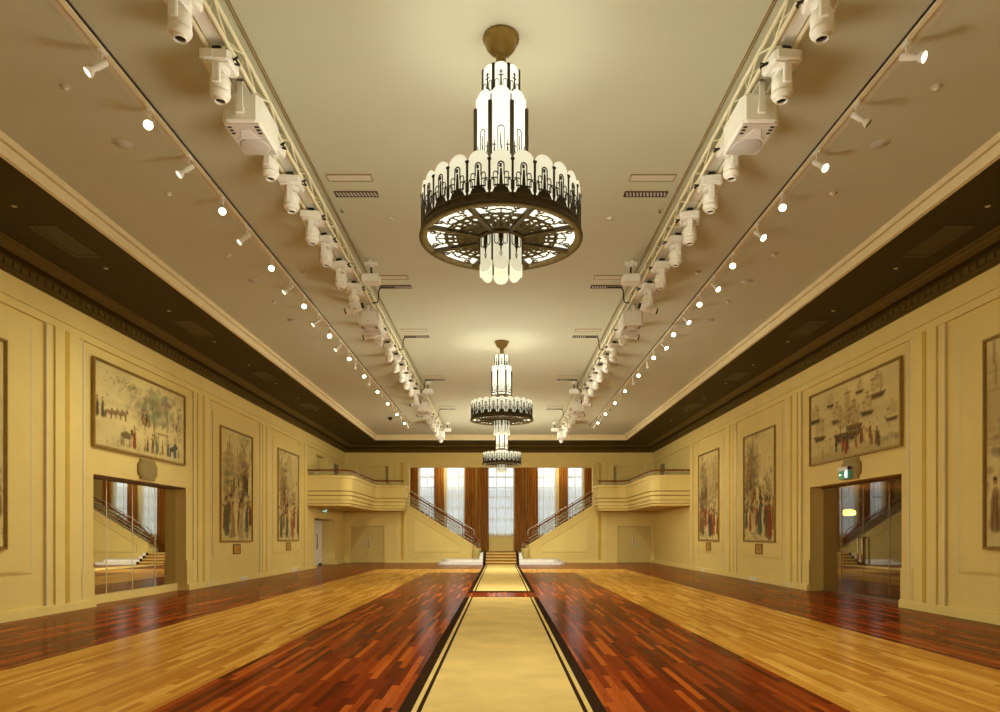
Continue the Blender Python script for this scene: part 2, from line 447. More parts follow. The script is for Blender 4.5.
# frieze line, flat bands and frame of the opening on the back wall
mb = MB(); mb.box(-WL, WR, YB-.06, YB+.01, 5.71, 5.76); mb.box(-WL, WR, YB-.03, YB+.01, 5.76, ZT+.1)
for s in (-1, 1):
    mb.box(s*OX, s*(OX+.14), YB-.05, YB+.01, 3.3, 5.7, M['wall2']); mb.box(s*5.55, s*5.68, YB-.06, YB+.01, 3.0, 5.7, M['gold_band']); mb.box(s*5.75, s*5.98, YB-.04, YB+.01, 3.0, 5.7, M['wall2'])
    mb.box(s*5.55, s*5.68, YB-.06, YB+.01, .1, 2.95, M['gold_band']); mb.box(s*5.40, s*5.50, YB-.04, YB+.01, 0, 2.95, M['wall2']); mb.box(s*5.75, s*5.98, YB-.04, YB+.01, 0, 2.95, M['wall2'])
    mb.box(s*6.2, s*6.42, YB-.03, YB+.01, 3.3, 5.6, M['wall2']); mb.box(s*8.1, s*8.3, YB-.03, YB+.01, 3.3, 5.6, M['wall2'])
mb2 = MB(); mb2.v = mb.v; mb2.f = mb.f; mb2.sm = mb.sm; mb2.mats = [M['wall2'], M['gold_band']]
k = 0; mb2.mi = []
for i in range(len(mb.f)):
    m_ = mb.mats[mb.mi[i]] if i >= 12 else M['wall2']; mb2.mi.append(mb2.mats.index(m_))
trim(mb2)
mb = MB()
for s in (-1, 1):
    mb.box(s*5.36, s*(DX0-.05), YB-.07, YB, 0, .165); mb.box(s*(DX1+.05), X(s, .1), YB-.07, YB, 0, .165)
struct('baseboard_back', mb, M['wall2'])

# double doors below the balconies
for i, s in enumerate((-1, 1)):
    r = thing('door_%d' % (i+1), None, None, (s*(DX0+DX1)/2, YB+.12, 0)); r['kind'] = 'structure'
    hw = (DX1-DX0)/2
    MB().box(-hw, -hw+.05, -.12, .06, 0, DZ).box(hw-.05, hw, -.12, .06, 0, DZ).box(-hw+.05, hw-.05, -.12, .06, DZ-.05, DZ).build('door_frame', M['wall2'], r)
    for e in (-1, 1):
        lf = MB().box(e*.004, e*(hw-.052), -.02, .03, .01, DZ-.055).box(e*(hw-.052), e*(hw-.051), -.02, .03, .01, DZ-.055).build('door_leaf', M['door'], r)
        MB().tube([(e*.09, -.02, .92), (e*.09, -.09, .95), (e*.09, -.09, 1.32), (e*.09, -.02, 1.35)], .016, 8).box(e*.09-.025, e*.09+.025, -.028, -.018, .88, 1.39).build('door_handle', M['pull'], lf)
# door in the recess of the mirror wall, under the balcony
r = thing('door_3', None, None, (-9.62, (DR[0]+DR[1])/2, 0)); r['kind'] = 'structure'
lf = MB().box(-.03, .03, -2.0, 2.0, .01, 2.36).build('door_leaf', M['white'], r)
MB().tube([(.03, .7, .85), (.11, .7, .9), (.11, .7, 1.55), (.03, .7, 1.6)], .03, 8).build('door_handle', M['steel'], lf)
MB().box(.03, .12, 1.25, 1.58, .0, .1).build('floor_spring', M['black'], r)
# upper doors / panes over the balconies
r = thing('door_4', None, None, (-9.2, 34.75, 3.3)); r['kind'] = 'structure'
lf = MB().box(-.03, .03, -.84, .84, 0, 2.18).build('door_leaf', M['door'], r)
MB().box(.03, .12, -.6, -.4, 2.0, 2.1).tube([(.08, -.5, 2.0), (.08, -.5, 1.7)], .03, 8).build('door_closer', M['black'], lf)
for i, (s, y0, y1) in enumerate(((-1, 37.4, 38.7), (1, 37.3, 38.6))):
    r = thing('window_%d' % (i+6), None, None, (X(s, -.07), (y0+y1)/2, 4.5)); r['kind'] = 'structure'
    MB().box(-.03, .03, -.65, .65, -1, 1).build('pane', M['grey_dark'], r)
    MB().box(-.05, .05, -.65, -.58, -1, 1).box(-.05, .05, .58, .65, -1, 1).box(-.05, .05, -.58, .58, .93, 1).build('window_frame', M['wall2'], r)

# stair hall behind the opening
WY = 42.3; WINS = [(-4.95, -4.0), (-3.3, -2.2), (-.8, .8), (2.2, 3.3), (4.0, 4.95)]; WZ0, WZ1 = 1.6, 5.85
mb = MB(); xs = [-8.9]+[v for w in WINS for v in w]+[8.7]
for i in range(0, len(xs), 2): mb.box(xs[i], xs[i+1], WY, WY+.3, 0, 6.4)
for a, b in WINS: mb.box(a, b, WY, WY+.3, 0, WZ0); mb.box(a, b, WY, WY+.3, WZ1, 6.4)
mb.box(-9, 9, YB+.3, WY+.3, 6.2, 6.5)
struct('wall_window', mb, M['wall'])
for i, (a, b) in enumerate(WINS):
    r = thing('window_%d' % (i+1), None, None, ((a+b)/2, WY+.16, WZ0)); r['kind'] = 'structure'
    h = WZ1-WZ0; hw = (b-a)/2; fr = MB()
    fr.box(-hw, -hw+.06, -.05, .05, 0, h).box(hw-.06, hw, -.05, .05, 0, h).box(-hw, hw, -.05, .05, 0, .07).box(-hw, hw, -.05, .05, h-.07, h)
    fr.build('window_frame', M['white'], r)
    mu = MB()
    for zz in (.94, 1.62, 2.28, 2.85, 3.5): mu.box(-hw+.06, hw-.06, -.03, .03, zz-.04, zz+.04)
    for q in ((-.33, .33) if hw > .5 else (0,)): mu.box(q*hw*1-.02, q*hw+.02, -.025, .025, .07, h-.07)
    mu.build('mullion', M['white'], r)
    MB().box(-hw+.06, hw-.06, -.006, .006, .07, h-.07).build('pane', M['clear_glass'], r)
# neighbouring facade seen through the sheers
mb = MB(); mb.box(-40, 40, 60, 61, -4, 5.5)
mb.box(-40, 40, 59.8, 60, 2.4, 2.7)
m2 = MB(); m2.v = mb.v; m2.f = mb.f; m2.sm = mb.sm; m2.mats = [M['facade']]; m2.mi = [0]*len(mb.f)
o = m2.build('neighbouring_building'); tag(o, 'pale building seen faintly through the sheer curtains', 'building')

def wavy(x0, x1, z0, z1, y, amp, folds, flare=0, seg=10, rows=12, seed=0):
    rnd = random.Random(seed); mb = MB(); n = folds*seg; vs = []
    ph = [rnd.uniform(-.5, .5) for _ in range(folds+1)]
    for j in range(rows+1):
        t = j/rows; z = z0+(z1-z0)*t
        for i in range(n+1):
            u = i/n; k = int(u*folds-1e-6)
            xx = (x0+x1)/2+(u-.5)*(x1-x0)*(1+flare*(1-t))
            a = amp*(.7+.3*(1-t))
            vs.append((xx+.02*math.sin(u*40+t*2), y+a*math.sin(2*PI*u*folds+ph[k]*1.2+.3*math.sin(3*t))+.3*a*math.sin(5.1*u*folds+seed), z))
    fs = [(j*(n+1)+i, j*(n+1)+i+1, (j+1)*(n+1)+i+1, (j+1)*(n+1)+i) for j in range(rows) for i in range(n)]
    return mb.add(vs, fs, None, True)
WNAME = ['window nearest the mirror-side balcony', 'window between mirror-side balcony window and centre window', 'centre window above the carpeted steps', 'window between centre window and glass-door-side end window', 'window nearest the glass-door-side balcony']
for i, (a, b) in enumerate(WINS):
    o = wavy(a-.1, b+.1, WZ0-.1, WZ1, WY-.12, .035, 9 if b-a > 1.2 else 6, seed=i).build('sheer_curtain', M['sheer'])
    tag(o, 'white sheer curtain over the '+WNAME[i], 'curtain', 'sheer curtains')
CUR = [(-5.45, -4.98, 'against the mirror-side end of the opening'), (-4.02, -3.42, 'between the two windows on the mirror side'), (-2.18, -1.50, 'beside the centre window, outer of the mirror-side pair'), (-1.46, -.76, 'beside the centre window, inner of the mirror-side pair'),
       (.80, 1.48, 'beside the centre window, inner of the glass-door-side pair'), (1.52, 2.22, 'beside the centre window, outer of the glass-door-side pair'), (3.46, 4.02, 'between the two windows on the glass-door side'), (4.98, 5.5, 'against the glass-door-side end of the opening')]
for i, (a, b, d) in enumerate(CUR):
    o = wavy(a, b, .63, 5.8, WY-.3, .05, max(4, int((b-a)/.13)), flare=.06, seed=20+i).build('velvet_curtain', M['curtain'])
    tag(o, 'amber full-length drape '+d, 'curtain', 'amber drapes')
o = MB().tube([(-5.7, WY-.3, 5.83), (5.7, WY-.3, 5.83)], .03, 8).build('curtain_rod', M['bronze']); tag(o, 'long dark rod carrying the amber drapes above the windows', 'curtain rod')

# ------------------------------------------------------------------ central steps and side flights
r = thing('carpeted_steps', 'short gold-carpeted flight with dark edges up to the window landing', 'steps', (0, 37.2, 0))
RI = .1525
for k in range(4):
    y0 = .33*k; y1 = .33*(k+1) if k < 3 else WY-37.22
    st = MB().box(-.82, .82, y0, y1, RI*k, RI*(k+1), M['carpet_step']).box(-.82, .82, y0-.012, y0+.05, RI*(k+1)-.045, RI*(k+1)+.006, M['carpet'])
    st.build('step', None, r)
    for e in (-1, 1): MB().box(e*.82, e*.97, y0-.015, y1, RI*k, RI*(k+1)+.005).build('dark_edge', M['carpet_dark'], r)
# landing between the stringers and behind them
for s in (-1, 1):
    r = thing('marble_steps', 'white marble spreading steps at the foot of the %s staircase' % ('mirror-side' if s < 0 else 'glass-door-side'), 'steps', (s*.97, 37.25, 0), 'marble steps')
    def sweep_step(xo, yf, z0, z1):
        pts = [(0, yf), (xo-.5, yf)]
        for q in range(1, 9):
            t = q/8*PI/2; pts.append((xo-.5+.5*math.sin(t), yf+.9*(1-math.cos(t))))
        pts += [(xo, 2.55), (0, 2.55)]
        return MB().prism([(s*u, v) for u, v in pts], lambda u, v, d: (u, v, d), z0, z1)
    sweep_step(2.55, 0, 0, .13).build('step', M['marble'], r)
    sweep_step(2.25, .3, .13, .265).build('step', M['marble'], r)
    MB().box(0, s*.2, .62, 2.5, .265, .45).build('step', M['marble'], r)
    MB().box(0, s*.16, .95, 2.5, .45, .61).build('step', M['marble'], r)

SL = .613
def ztop(ax): return .79+SL*(ax-1.2)
for s in (-1, 1):
    nm = 'mirror-side' if s < 0 else 'glass-door-side'
    r = thing('staircase', 'cream walled staircase rising from the steps to the %s balcony' % nm, 'staircase', (s*1.2, YB, 0), 'staircases')
    P = lambda u, v, d: (s*(u-1.2), d, v)
    pts = [(1.2, 0), (5.345, 0), (5.345, ztop(5.345)), (1.5, ztop(1.5)), (1.2, .72)]
    w = MB().prism(pts, P, -.012, .14).build('stringer_wall', M['wall'], r)
    # cap moulding, triangular panel, baseboard on the stringer
    MB().prism([(1.45, ztop(1.45)-.09), (5.36, ztop(5.36)-.09), (5.36, ztop(5.36)+.02), (1.45, ztop(1.45)+.02)], P, -.06, .17).build('stringer_cap', M['wall2'], r)
    tri = [(2.0, .30), (4.95, .30), (4.95, ztop(4.95)-.55), (2.0, ztop(2.0)-.55)]
    tri = [(2.35, .62), (4.95, .62), (4.95, ztop(4.95)-.5), (2.35, ztop(2.35)-.5)]
    MB().prism(tri, P, -.05, .01).build('raised_panel', M['wall2'], r)
    cx_ = sum(a for a, b in tri)/4; cy_ = sum(b for a, b in tri)/4
    MB().strip(tri, .05, P, -.022, M['groove_shade'], closed=True, th=.01).build('panel_shade_line', None, r)  # flat dark strip paints the shadow line round the raised panel
    MB().box(s*.2, s*4.15, -.05, .0, 0, .17).build('skirting', M['wall2'], r)
    MB().lathe([(0, .0), (.24, 0), (.24, .74), (.26, .75), (.26, .80), (0, .80)], 28, c=(s*.18, -.12, 0)).build('newel_drum', M['wall2'], r)
    for k in range(16):
        a = 1.25+.258*k; z = .61+.168*(k+1)
        MB().box(s*(a-1.2), s*(a+.27-1.2), .15, WY-YB-.45, max(0, z-.5), z).build('step', M['carpet_step'], r)
    # railing
    q = thing('stair_railing', 'chrome railing with red wooden handrail climbing to the %s balcony' % nm, 'railing', (s*1.2, YB, 0), 'stair railings')
    def rail(du, u0, u1, n=2): return [(s*(u-1.2), .03, ztop(u)+du) for u in (u0+(u1-u0)*i/(n-1) for i in range(n))]
    wood = rail(.72, 5.3, 2.3, 3)+[(s*.75, .02, ztop(1.95)+.66), (s*.45, 0, ztop(1.65)+.52), (s*.22, -.05, 1.36), (s*.02, -.16, 1.26), (s*.0, -.3, 1.22), (s*.16, -.38, 1.2), (s*.36, -.3, 1.19)]
    MB().tube(wood, .045, 10).build('handrail', M['wood_rail'], q)
    MB().tube(rail(.86, 5.15, 1.55)+[(s*.30, .03, ztop(1.5)+.6)], .03, 8).build('top_bar', M['bright_metal'], q)
    for du in (.16, .36, .54): MB().tube(rail(du, 5.3, 1.55), .026, 8).build('bar', M['bright_metal'], q)
    for u in (5.3, 5.05, 4.1, 3.1, 2.2, 1.55): MB().tube([(s*(u-1.2), .03, ztop(u)-.02), (s*(u-1.2), .03, ztop(u)+.86)], .026, 8).build('post', M['steel'], q)
    for u0, u1 in ((4.95, 4.2), (4.0, 3.2), (3.0, 2.3)):
        MB().prism([(u0, ztop(u0)+.1), (u1, ztop(u1)+.1), (u1, ztop(u1)+.66), (u0, ztop(u0)+.66)], P, .024, .036).build('glass_panel', M['rail_glass'], q)
    for t in range(7):
        a = PI*.9+t*PI*.30; cx, cy = s*.18+.2*math.cos(a)*s, -.12+.2*math.sin(a)
        MB().tube([(cx, cy, .79), (cx, cy, 1.2)], .014, 6).build('newel_bar', M['chrome'], q)
    MB().tube([(s*.18+.2*math.cos(2*PI*i/16), -.12+.2*math.sin(2*PI*i/16), 1.0) for i in range(16)], .014, 6, closed=True).build('newel_ring', M['chrome'], q)

# ------------------------------------------------------------------ balconies
def plan(s):
    w = Wd[s]; xs_ = 6.9; pts = [(w, 32.15)]
    R = .5
    for i in range(9):
        t = i/8*PI/2; pts.append((xs_+R-R*math.sin(t), 32.15+R-R*math.cos(t)))
    R2 = .45
    for i in range(9):
        t = i/8*PI/2; pts.append((xs_-R2+R2*math.cos(t), 38.5-R2+R2*math.sin(t)))
    pts += [(5.30, 38.5), (5.30, YB)]
    return [(s*a, b) for a, b in pts]
def offs(pts, d, s):
    out = []; N = len(pts)
    for i in range(N):
        a = Vector(pts[max(i-1, 0)]); b = Vector(pts[i]); c = Vector(pts[min(i+1, N-1)])
        n1 = (b-a); n2 = (c-b)
        if n1.length < 1e-9: n1 = n2.copy()
        if n2.length < 1e-9: n2 = n1.copy()
        n1.normalize(); n2.normalize()
        p1 = Vector((n1.y, -n1.x)); p2 = Vector((n2.y, -n2.x))
        if s > 0: p1, p2 = -p1, -p2
        m = (p1+p2); m.normalize(); k = 1/max(.5, m.dot(p1))
        out.append(b+m*k*d)
    return out
BPROF = [(-.5, 2.93), (-.13, 2.93), (-.11, 3.03), (-.055, 3.05), (-.055, 3.18), (0, 3.2), (0, 3.37), (-.05, 3.375), (-.05, 3.42), (0, 3.425), (0, 3.57), (-.05, 3.575), (-.05, 3.62), (0, 3.625), (0, 4.18), (.045, 4.2), (.045, 4.33), (-.14, 4.33), (-.14, 3.3)]
for s in (-1, 1):
    nm = 'mirror-niche wall' if s < 0 else 'glass-door wall'
    r = thing('balcony', 'curved cream balcony with banded front projecting beside the %s' % nm, 'balcony', (X(s, 0), YB, 2.93), 'balconies')
    ox, oy, oz = X(s, 0), YB, 2.93
    pl = plan(s); N = len(pl); mb = MB(); rings = []
    for o, z in BPROF: rings.append([(p[0]-ox, p[1]-oy, z-oz) for p in offs(pl, o, s)])
    vs = sum(rings, []); fs = []
    for i in range(len(BPROF)-1):
        for j in range(N-1): fs.append((i*N+j, i*N+j+1, (i+1)*N+j+1, (i+1)*N+j))
    mb.add(vs, fs, M['wall2'])
    mb.mats.append(M['groove_shade'])
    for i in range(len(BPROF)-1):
        if i in (2, 4, 7, 11) : mb.mi[i*(N-1):(i+1)*(N-1)] = [1]*(N-1)  # groove bottoms and ledge undersides have their shade painted in
    mb.build('parapet', None, r)
    for z0, z1, name, mt in ((2.935, 3.0, 'soffit', M['wall']), (3.22, 3.3, 'deck', M['wall'])):
        poly = [(p[0]-ox, p[1]-oy) for p in offs(pl, -.13, s)]+[(0, 0)]
        MB().prism(poly, lambda u, v, d: (u, v, d), z0-oz, z1-oz).build(name, mt, r)
    q = thing('balcony_railing', 'low chrome and wood railing on the balcony beside the %s' % nm, 'railing', (ox, oy, 4.33), 'balcony railings')
    path = [(p[0]-ox, p[1]-oy) for p in offs(pl, -.05, s)]
    MB().tube([(a, b, .23) for a, b in path[:-1]], .04, 8).build('handrail', M['wood_rail'], q)
    MB().tube([(a, b, .10) for a, b in path[:-1]], .016, 6).build('bar', M['bright_metal'], q)
    # posts at even distance
    d = 0; nxt = .35
    for i in range(N-2):
        a = Vector(path[i]); b = Vector(path[i+1]); L = (b-a).length
        while nxt <= d+L:
            p = a+(b-a)*((nxt-d)/L); MB().tube([(p.x, p.y, -.01), (p.x, p.y, .21)], .018, 6).build('post', M['bright_metal'], q); nxt += .85
        d += L

# ------------------------------------------------------------------ mirror niche
r = thing('mirror', 'wall-high mirror of joined panels filling the niche under a wide mural', 'mirror', (-9.25, 17.55, 0))
MB().box(0, .10, NI[0]-17.55, NI[1]-17.55, 0, .20).build('plinth', M['wall2'], r)
MB().box(.0, .03, NI[0]-17.55, NI[1]-17.55, .20, 2.9).build('backing', M['wall2'], r)
js = [NI[0], 16.33, 17.48, 18.62, NI[1]]
for a, b in zip(js, js[1:]): MB().box(.031, .045, a-17.55+.006, b-17.55-.006, .205, 2.87).build('mirror_panel', M['mirror'], r)
for a in js[1:-1]: MB().box(.045, .05, a-17.55-.012, a-17.55+.012, .205, 2.87).build('joint_strip', M['edge_light_joint'], r)
MB().box(.045, .30, NI[0]-17.55, NI[1]-17.55, 2.862, 2.897).build('head_strip', M['foyer'], r)

# ------------------------------------------------------------------ glass doors and the foyer behind
r = thing('door_5', None, None, (9.08, 17.45, 0)); r['kind'] = 'structure'
jd = [GD[0], 16.36, 17.53, 18.66, GD[1]]
for i, (a, b) in enumerate(zip(jd, jd[1:])):
    a -= 17.45; b -= 17.45
    lf = MB().box(-.006, .006, a+.006, b-.006, .02, 2.84).build('glass_leaf' if i in (1, 2) else 'side_light', M['door_glass'], r)
    MB().box(-.022, .022, a+.006, b-.006, .0, .07).build('patch_rail', M['steel'], lf)
    MB().box(-.012, .012, a-.008, a+.010, .07, 2.8).build('edge_strip', M['steel'], lf)
    if i in (1, 2):
        y = (b-.11) if i == 1 else (a+.11)
        MB().tube([(-.006, y, .82), (-.09, y, .82), (-.09, y, 1.5), (-.006, y, 1.5)], .022, 8).build('door_handle', M['chrome'], lf)
MB().box(-.06, .06, GD[0]-17.45, GD[1]-17.45, 2.86, 2.93).build('head_rail', M['foyer'], r)
mb = MB(); mb.box(14.0, 14.2, 11, 27, 0, 3.2); mb.box(9.62, 14.2, 10.8, 11, 0, 3.2); mb.box(9.62, 14.2, 27, 27.2, 0, 3.2); mb.box(9.62, 14.2, 10.8, 27.2, 3.0, 3.2)
for k in range(9): mb.box(13.94, 14.0, 11.4+k*1.75, 12.7+k*1.75, .3, 2.6)
struct('wall_foyer', mb, M['foyer'])
mb = MB(); mb.box(9.3, 14.2, 10.8, 27.2, -.12, 0); struct('floor_foyer', mb, M['foyer_floor'])
r = thing('pendant_lamp', 'yellow glowing pendant lamp in the foyer behind the glass doors', 'lamp', (10.6, 21.35, 3.0))
MB().tube([(0, 0, 0), (0, 0, -.66)], .012, 6).build('rod', M['bronze'], r)
MB().lathe([(0, -.64), (.1, -.65), (.2, -.70), (.2, -.80), (.12, -.84), (0, -.85)], 20).build('lamp_shade', M['yellow_lamp'], r)

# ------------------------------------------------------------------ murals: generic painted scenes
def paint(kind, seed, W, H):
    rs = np.random.RandomState(seed); rnd = random.Random(seed)
    yy, xx = np.mgrid[0:H, 0:W].astype(float); u = xx/W; v = yy/H     # v: 0 bottom .. 1 top
    base = np.array((208, 189, 130.))
    img = np.ones((H, W, 3))*base
    def noise(k):
        g = rs.rand(k+2, k+2); gy = v*k; gx = u*k; i = gy.astype(int); j = gx.astype(int); a = gy-i; b = gx-j
        return g[i, j]*(1-a)*(1-b)+g[i+1, j]*a*(1-b)+g[i, j+1]*(1-a)*b+g[i+1, j+1]*a*b
    n = (noise(4)+noise(9)*.6+noise(22)*.4)/2
    img *= (.88+.24*n)[..., None]
    asp = W/H
    def blend(mask, col, a=1):
        m = np.clip(mask, 0, 1)[..., None]*a
        img[:] = img*(1-m)+np.array(col, float)*m
    def ell(cx, cy, rx, ry, col, a=1, soft=.3, rough=0):
        d = ((u-cx)/rx)**2+((v-cy)/ry)**2
        if rough: d = d+rough*(noise(30)-.5)*2
        blend((1-d)/soft, col, a)
    def line(x0, y0, x1, y1, w, col, a=1):
        dx, dy = (x1-x0)*asp, y1-y0; L = dx*dx+dy*dy+1e-9
        t = np.clip((((u-x0)*asp)*dx+(v-y0)*dy)/L, 0, 1)
        d = np.hypot((u-x0)*asp-t*dx, (v-y0)-t*dy); blend((w-d)/(w*.6), col, a)
    ROB = [(150, 74, 42), (92, 104, 84), (112, 88, 54), (84, 66, 44), (172, 138, 78), (128, 104, 62), (168, 98, 56), (98, 104, 66), (196, 172, 120), (78, 82, 76), (142, 110, 66)]
    TONE = [(150, 124, 78), (132, 108, 66), (166, 140, 92), (116, 94, 58), (140, 128, 88)]
    def brush(cx, cy, sx, sy, n, cols, r=.02, a=.45):
        for _ in range(n):
            x_, y_ = rnd.gauss(cx, sx), rnd.gauss(cy, sy); q = r*rnd.uniform(.5, 1.3)
            ell(x_, y_, q/asp*rnd.uniform(.6, 1.6), q*rnd.uniform(.5, 1.2), rnd.choice(cols), a, .8, .4)
    def beast(cx, fy, h, col):
        d = tuple(c*.8 for c in col); w = h/asp
        ell(cx, fy+h*.55, w*.55, h*.22, col, .9, .4); ell(cx+w*.55, fy+h*.78, w*.16, h*.2, d, .9, .4); ell(cx+w*.68, fy+h*.72, w*.16, h*.08, d, .9, .5)
        for q in (-.42, -.28, .28, .42): line(cx+q*w, fy+h*.45, cx+q*w*1.05, fy, .05*h, d, .9)
        line(cx-w*.5, fy+h*.6, cx-w*.62, fy+h*.25, .035*h, d, .8)
    def figure(cx, fy, h, col=None):
        col = col or rnd.choice(ROB); w = h*.17/asp
        dark = tuple(c*.55 for c in col)
        for i in range(5):
            t = i/4; ell(cx+rnd.uniform(-.1, .1)*w, fy+h*(.12+.5*t), w*(1.1-.45*t), h*.17, col, .9, .5)
        line(cx+w*.3, fy+.02*h, cx+w*.2, fy+.6*h, w*asp*.18, dark, .7); line(cx-w*.5, fy+.02*h, cx-w*.2, fy+.6*h, w*asp*.14, dark, .6)
        sd = rnd.choice((-1, 1)); line(cx, fy+.68*h, cx+sd*w*1.3, fy+h*rnd.uniform(.4, .75), w*asp*.2, col, .9)
        ell(cx, fy+h*.86, h*.065/asp, h*.075, (168, 118, 76), 1, .5); ell(cx-.01/asp*h, fy+h*.91, h*.06/asp, h*.045, (66, 44, 26), .9, .5)
    def tree(cx, y0, h, col):
        line(cx, y0, cx+rnd.uniform(-.03, .03), y0+h*.6, .014*h*2, (104, 82, 52), .8)
        for i in range(14):
            ell(cx+rnd.gauss(0, .13)*h/asp, y0+h*(.62+rnd.gauss(0, .18)), h*rnd.uniform(.07, .15)/asp, h*rnd.uniform(.05, .11), tuple(c*rnd.uniform(.8, 1.25) for c in col), .5, .8, .5)
    def boat(cx, cy, h, dark=(96, 70, 40)):
        w = h*.55/asp
        for k, hh_ in ((-.5, .62), (0, .9), (.45, .7)):
            line(cx+k*w, cy, cx+k*w, cy+h*hh_, .010*h*1.4, (104, 80, 48), .85)
            for q in (.32, .58, .8):
                ell(cx+k*w+.04*w, cy+h*hh_*q, w*.30*(1.15-.5*q), h*hh_*.13, (184, 156, 104), .85, .35); line(cx+(k-.26)*w, cy+h*hh_*(q+.11), cx+(k+.26)*w, cy+h*hh_*(q+.11), .008*h, (118, 92, 56), .8)
        for q in range(7):
            a = q/6; ww = w*(1.0-.32*a); line(cx-ww, cy-h*.02-h*.11*a+.05*h*(1-a), cx+ww, cy-h*.02-h*.11*a+.03*h*(1-a), h*.022, tuple(c*(1.1-.3*a) for c in dark), .9)
        ell(cx, cy-h*.17, w*1.1, h*.03, (150, 132, 92), .6, .6)
    if kind == 'boats':
        ell(.5, .02, .8, .16, (158, 138, 88), .6, 1, .4); ell(.5, .5, .7, .06, (186, 164, 108), .5, 1, .5)
        for cx, cy, h in ((.12, .36, .36), (.06, .62, .30), (.26, .76, .2), (.78, .68, .36), (.92, .34, .26), (.6, .8, .2), (.68, .5, .3), (.34, .52, .3)): boat(cx, cy, h, rnd.choice([(104, 78, 44), (118, 92, 54), (92, 70, 42)]))
        boat(.46, .3, .66, (92, 66, 36)); boat(.54, .38, .4, (112, 84, 48))
        brush(.48, .36, .09, .16, 160, TONE+ROB[2:6], .02, .5); brush(.5, .2, .2, .06, 110, ROB+TONE, .018, .5)
        for i in range(20): figure(rnd.uniform(.25, .8), rnd.uniform(.03, .16), rnd.uniform(.16, .26))
        figure(.45, .04, .22, (164, 62, 36)); figure(.1, .03, .22); figure(.16, .04, .17)
        brush(.9, .1, .08, .03, 40, [(128, 122, 84), (146, 132, 88)], .03, .4)
    elif kind == 'garden':
        for i in range(5): ell(rnd.random(), rnd.uniform(.3, .75), .3, .05, (186, 168, 116), .5, 1, .5)
        brush(.52, .62, .12, .14, 150, [(150, 138, 96), (138, 132, 94), (164, 148, 104)], .045, .35); brush(.72, .66, .1, .16, 120, [(140, 134, 98), (152, 140, 100)], .05, .35)
        tree(.62, .18, .8, (138, 130, 92)); tree(.5, .34, .5, (130, 120, 84)); tree(.92, .5, .34, (150, 132, 92)); tree(.78, .4, .5, (140, 132, 96))
        brush(.3, .82, .12, .04, 60, ROB[1:6]+TONE, .02, .5)
        for cx in (.02, .07): figure(cx, .34, .26, (104, 88, 60))
        for i in range(4): beast(.12+.05*i, .34+.01*i, .15, rnd.choice([(118, 92, 54), (136, 108, 66), (104, 82, 50)]))
        for i in range(7): figure(rnd.uniform(.42, .62), rnd.uniform(.36, .44), rnd.uniform(.12, .18), rnd.choice(ROB))
        brush(.9, .5, .06, .05, 50, TONE, .025, .5)
        beast(.3, .06, .24, (112, 92, 60)); beast(.84, .05, .2, (92, 74, 50))
        line(.66, .1, .66, .34, .012, (150, 122, 74)); line(.76, .1, .76, .33, .012, (150, 122, 74)); line(.64, .34, .78, .33, .014, (150, 122, 74))
        for cx, h, c in ((.385, .3, (160, 74, 42)), (.59, .27, (150, 104, 70)), (.64, .25, (104, 124, 106)), (.53, .2, (98, 82, 56)), (.71, .22, None), (.78, .25, (98, 104, 100)), (.87, .3, (86, 106, 104)), (.5, .16, None), (.92, .18, None)): figure(cx, .05, h, c)
        brush(.55, .08, .1, .03, 50, ROB[2:6]+TONE, .02, .5); brush(.24, .07, .05, .02, 30, TONE, .02, .5)
    else:
        for i in range(5):
            cx = rnd.uniform(.05, .95); w = rnd.uniform(.08, .2); h0 = rnd.uniform(.42, .6); h1 = rnd.uniform(.7, .97)
            mk = ((abs(u-cx) < w) & (v > h0) & (v < h1-abs(u-cx)*.4)).astype(float); blend(mk, (174, 150, 100), .4)
            for q in range(5): line(cx-w, h0+(h1-h0)*q/5, cx+w, h0+(h1-h0)*q/5, .004, (146, 120, 78), .4)
            line(cx, h1-.05, cx, min(.99, h1+.05), .012, (138, 112, 70), .7)
        sd = rnd.choice((.25, .72))
        brush(sd, .6, .1, .18, 170, TONE+[(128, 118, 80)], .035, .4); brush(1-sd, .42, .14, .12, 90, TONE+ROB[2:6], .03, .4)
        tree(sd, .35, .5, (146, 128, 84)); tree(rnd.uniform(.1, .5), .3, .4, (132, 116, 76))
        ell(.45, .24, .35, .14, (206, 186, 132), .7, .8, .5)
        for i in range(20): figure(rnd.gauss(sd, .2), rnd.uniform(.24, .5), rnd.uniform(.11, .2), rnd.choice(ROB+TONE))
        for i in range(7): figure(.08+.84*i/6+rnd.uniform(-.06, .06), rnd.uniform(.06, .16), rnd.uniform(.24, .34))
        ell(rnd.uniform(.3, .6), .1, .2, .08, (212, 192, 140), .7, .6, .4)
        for i in range(4): figure(rnd.uniform(.1, .9), rnd.uniform(.01, .06), rnd.uniform(.3, .38))
        brush(.5, .06, .3, .03, 50, TONE, .02, .5)
    return np.clip(img, 0, 255)

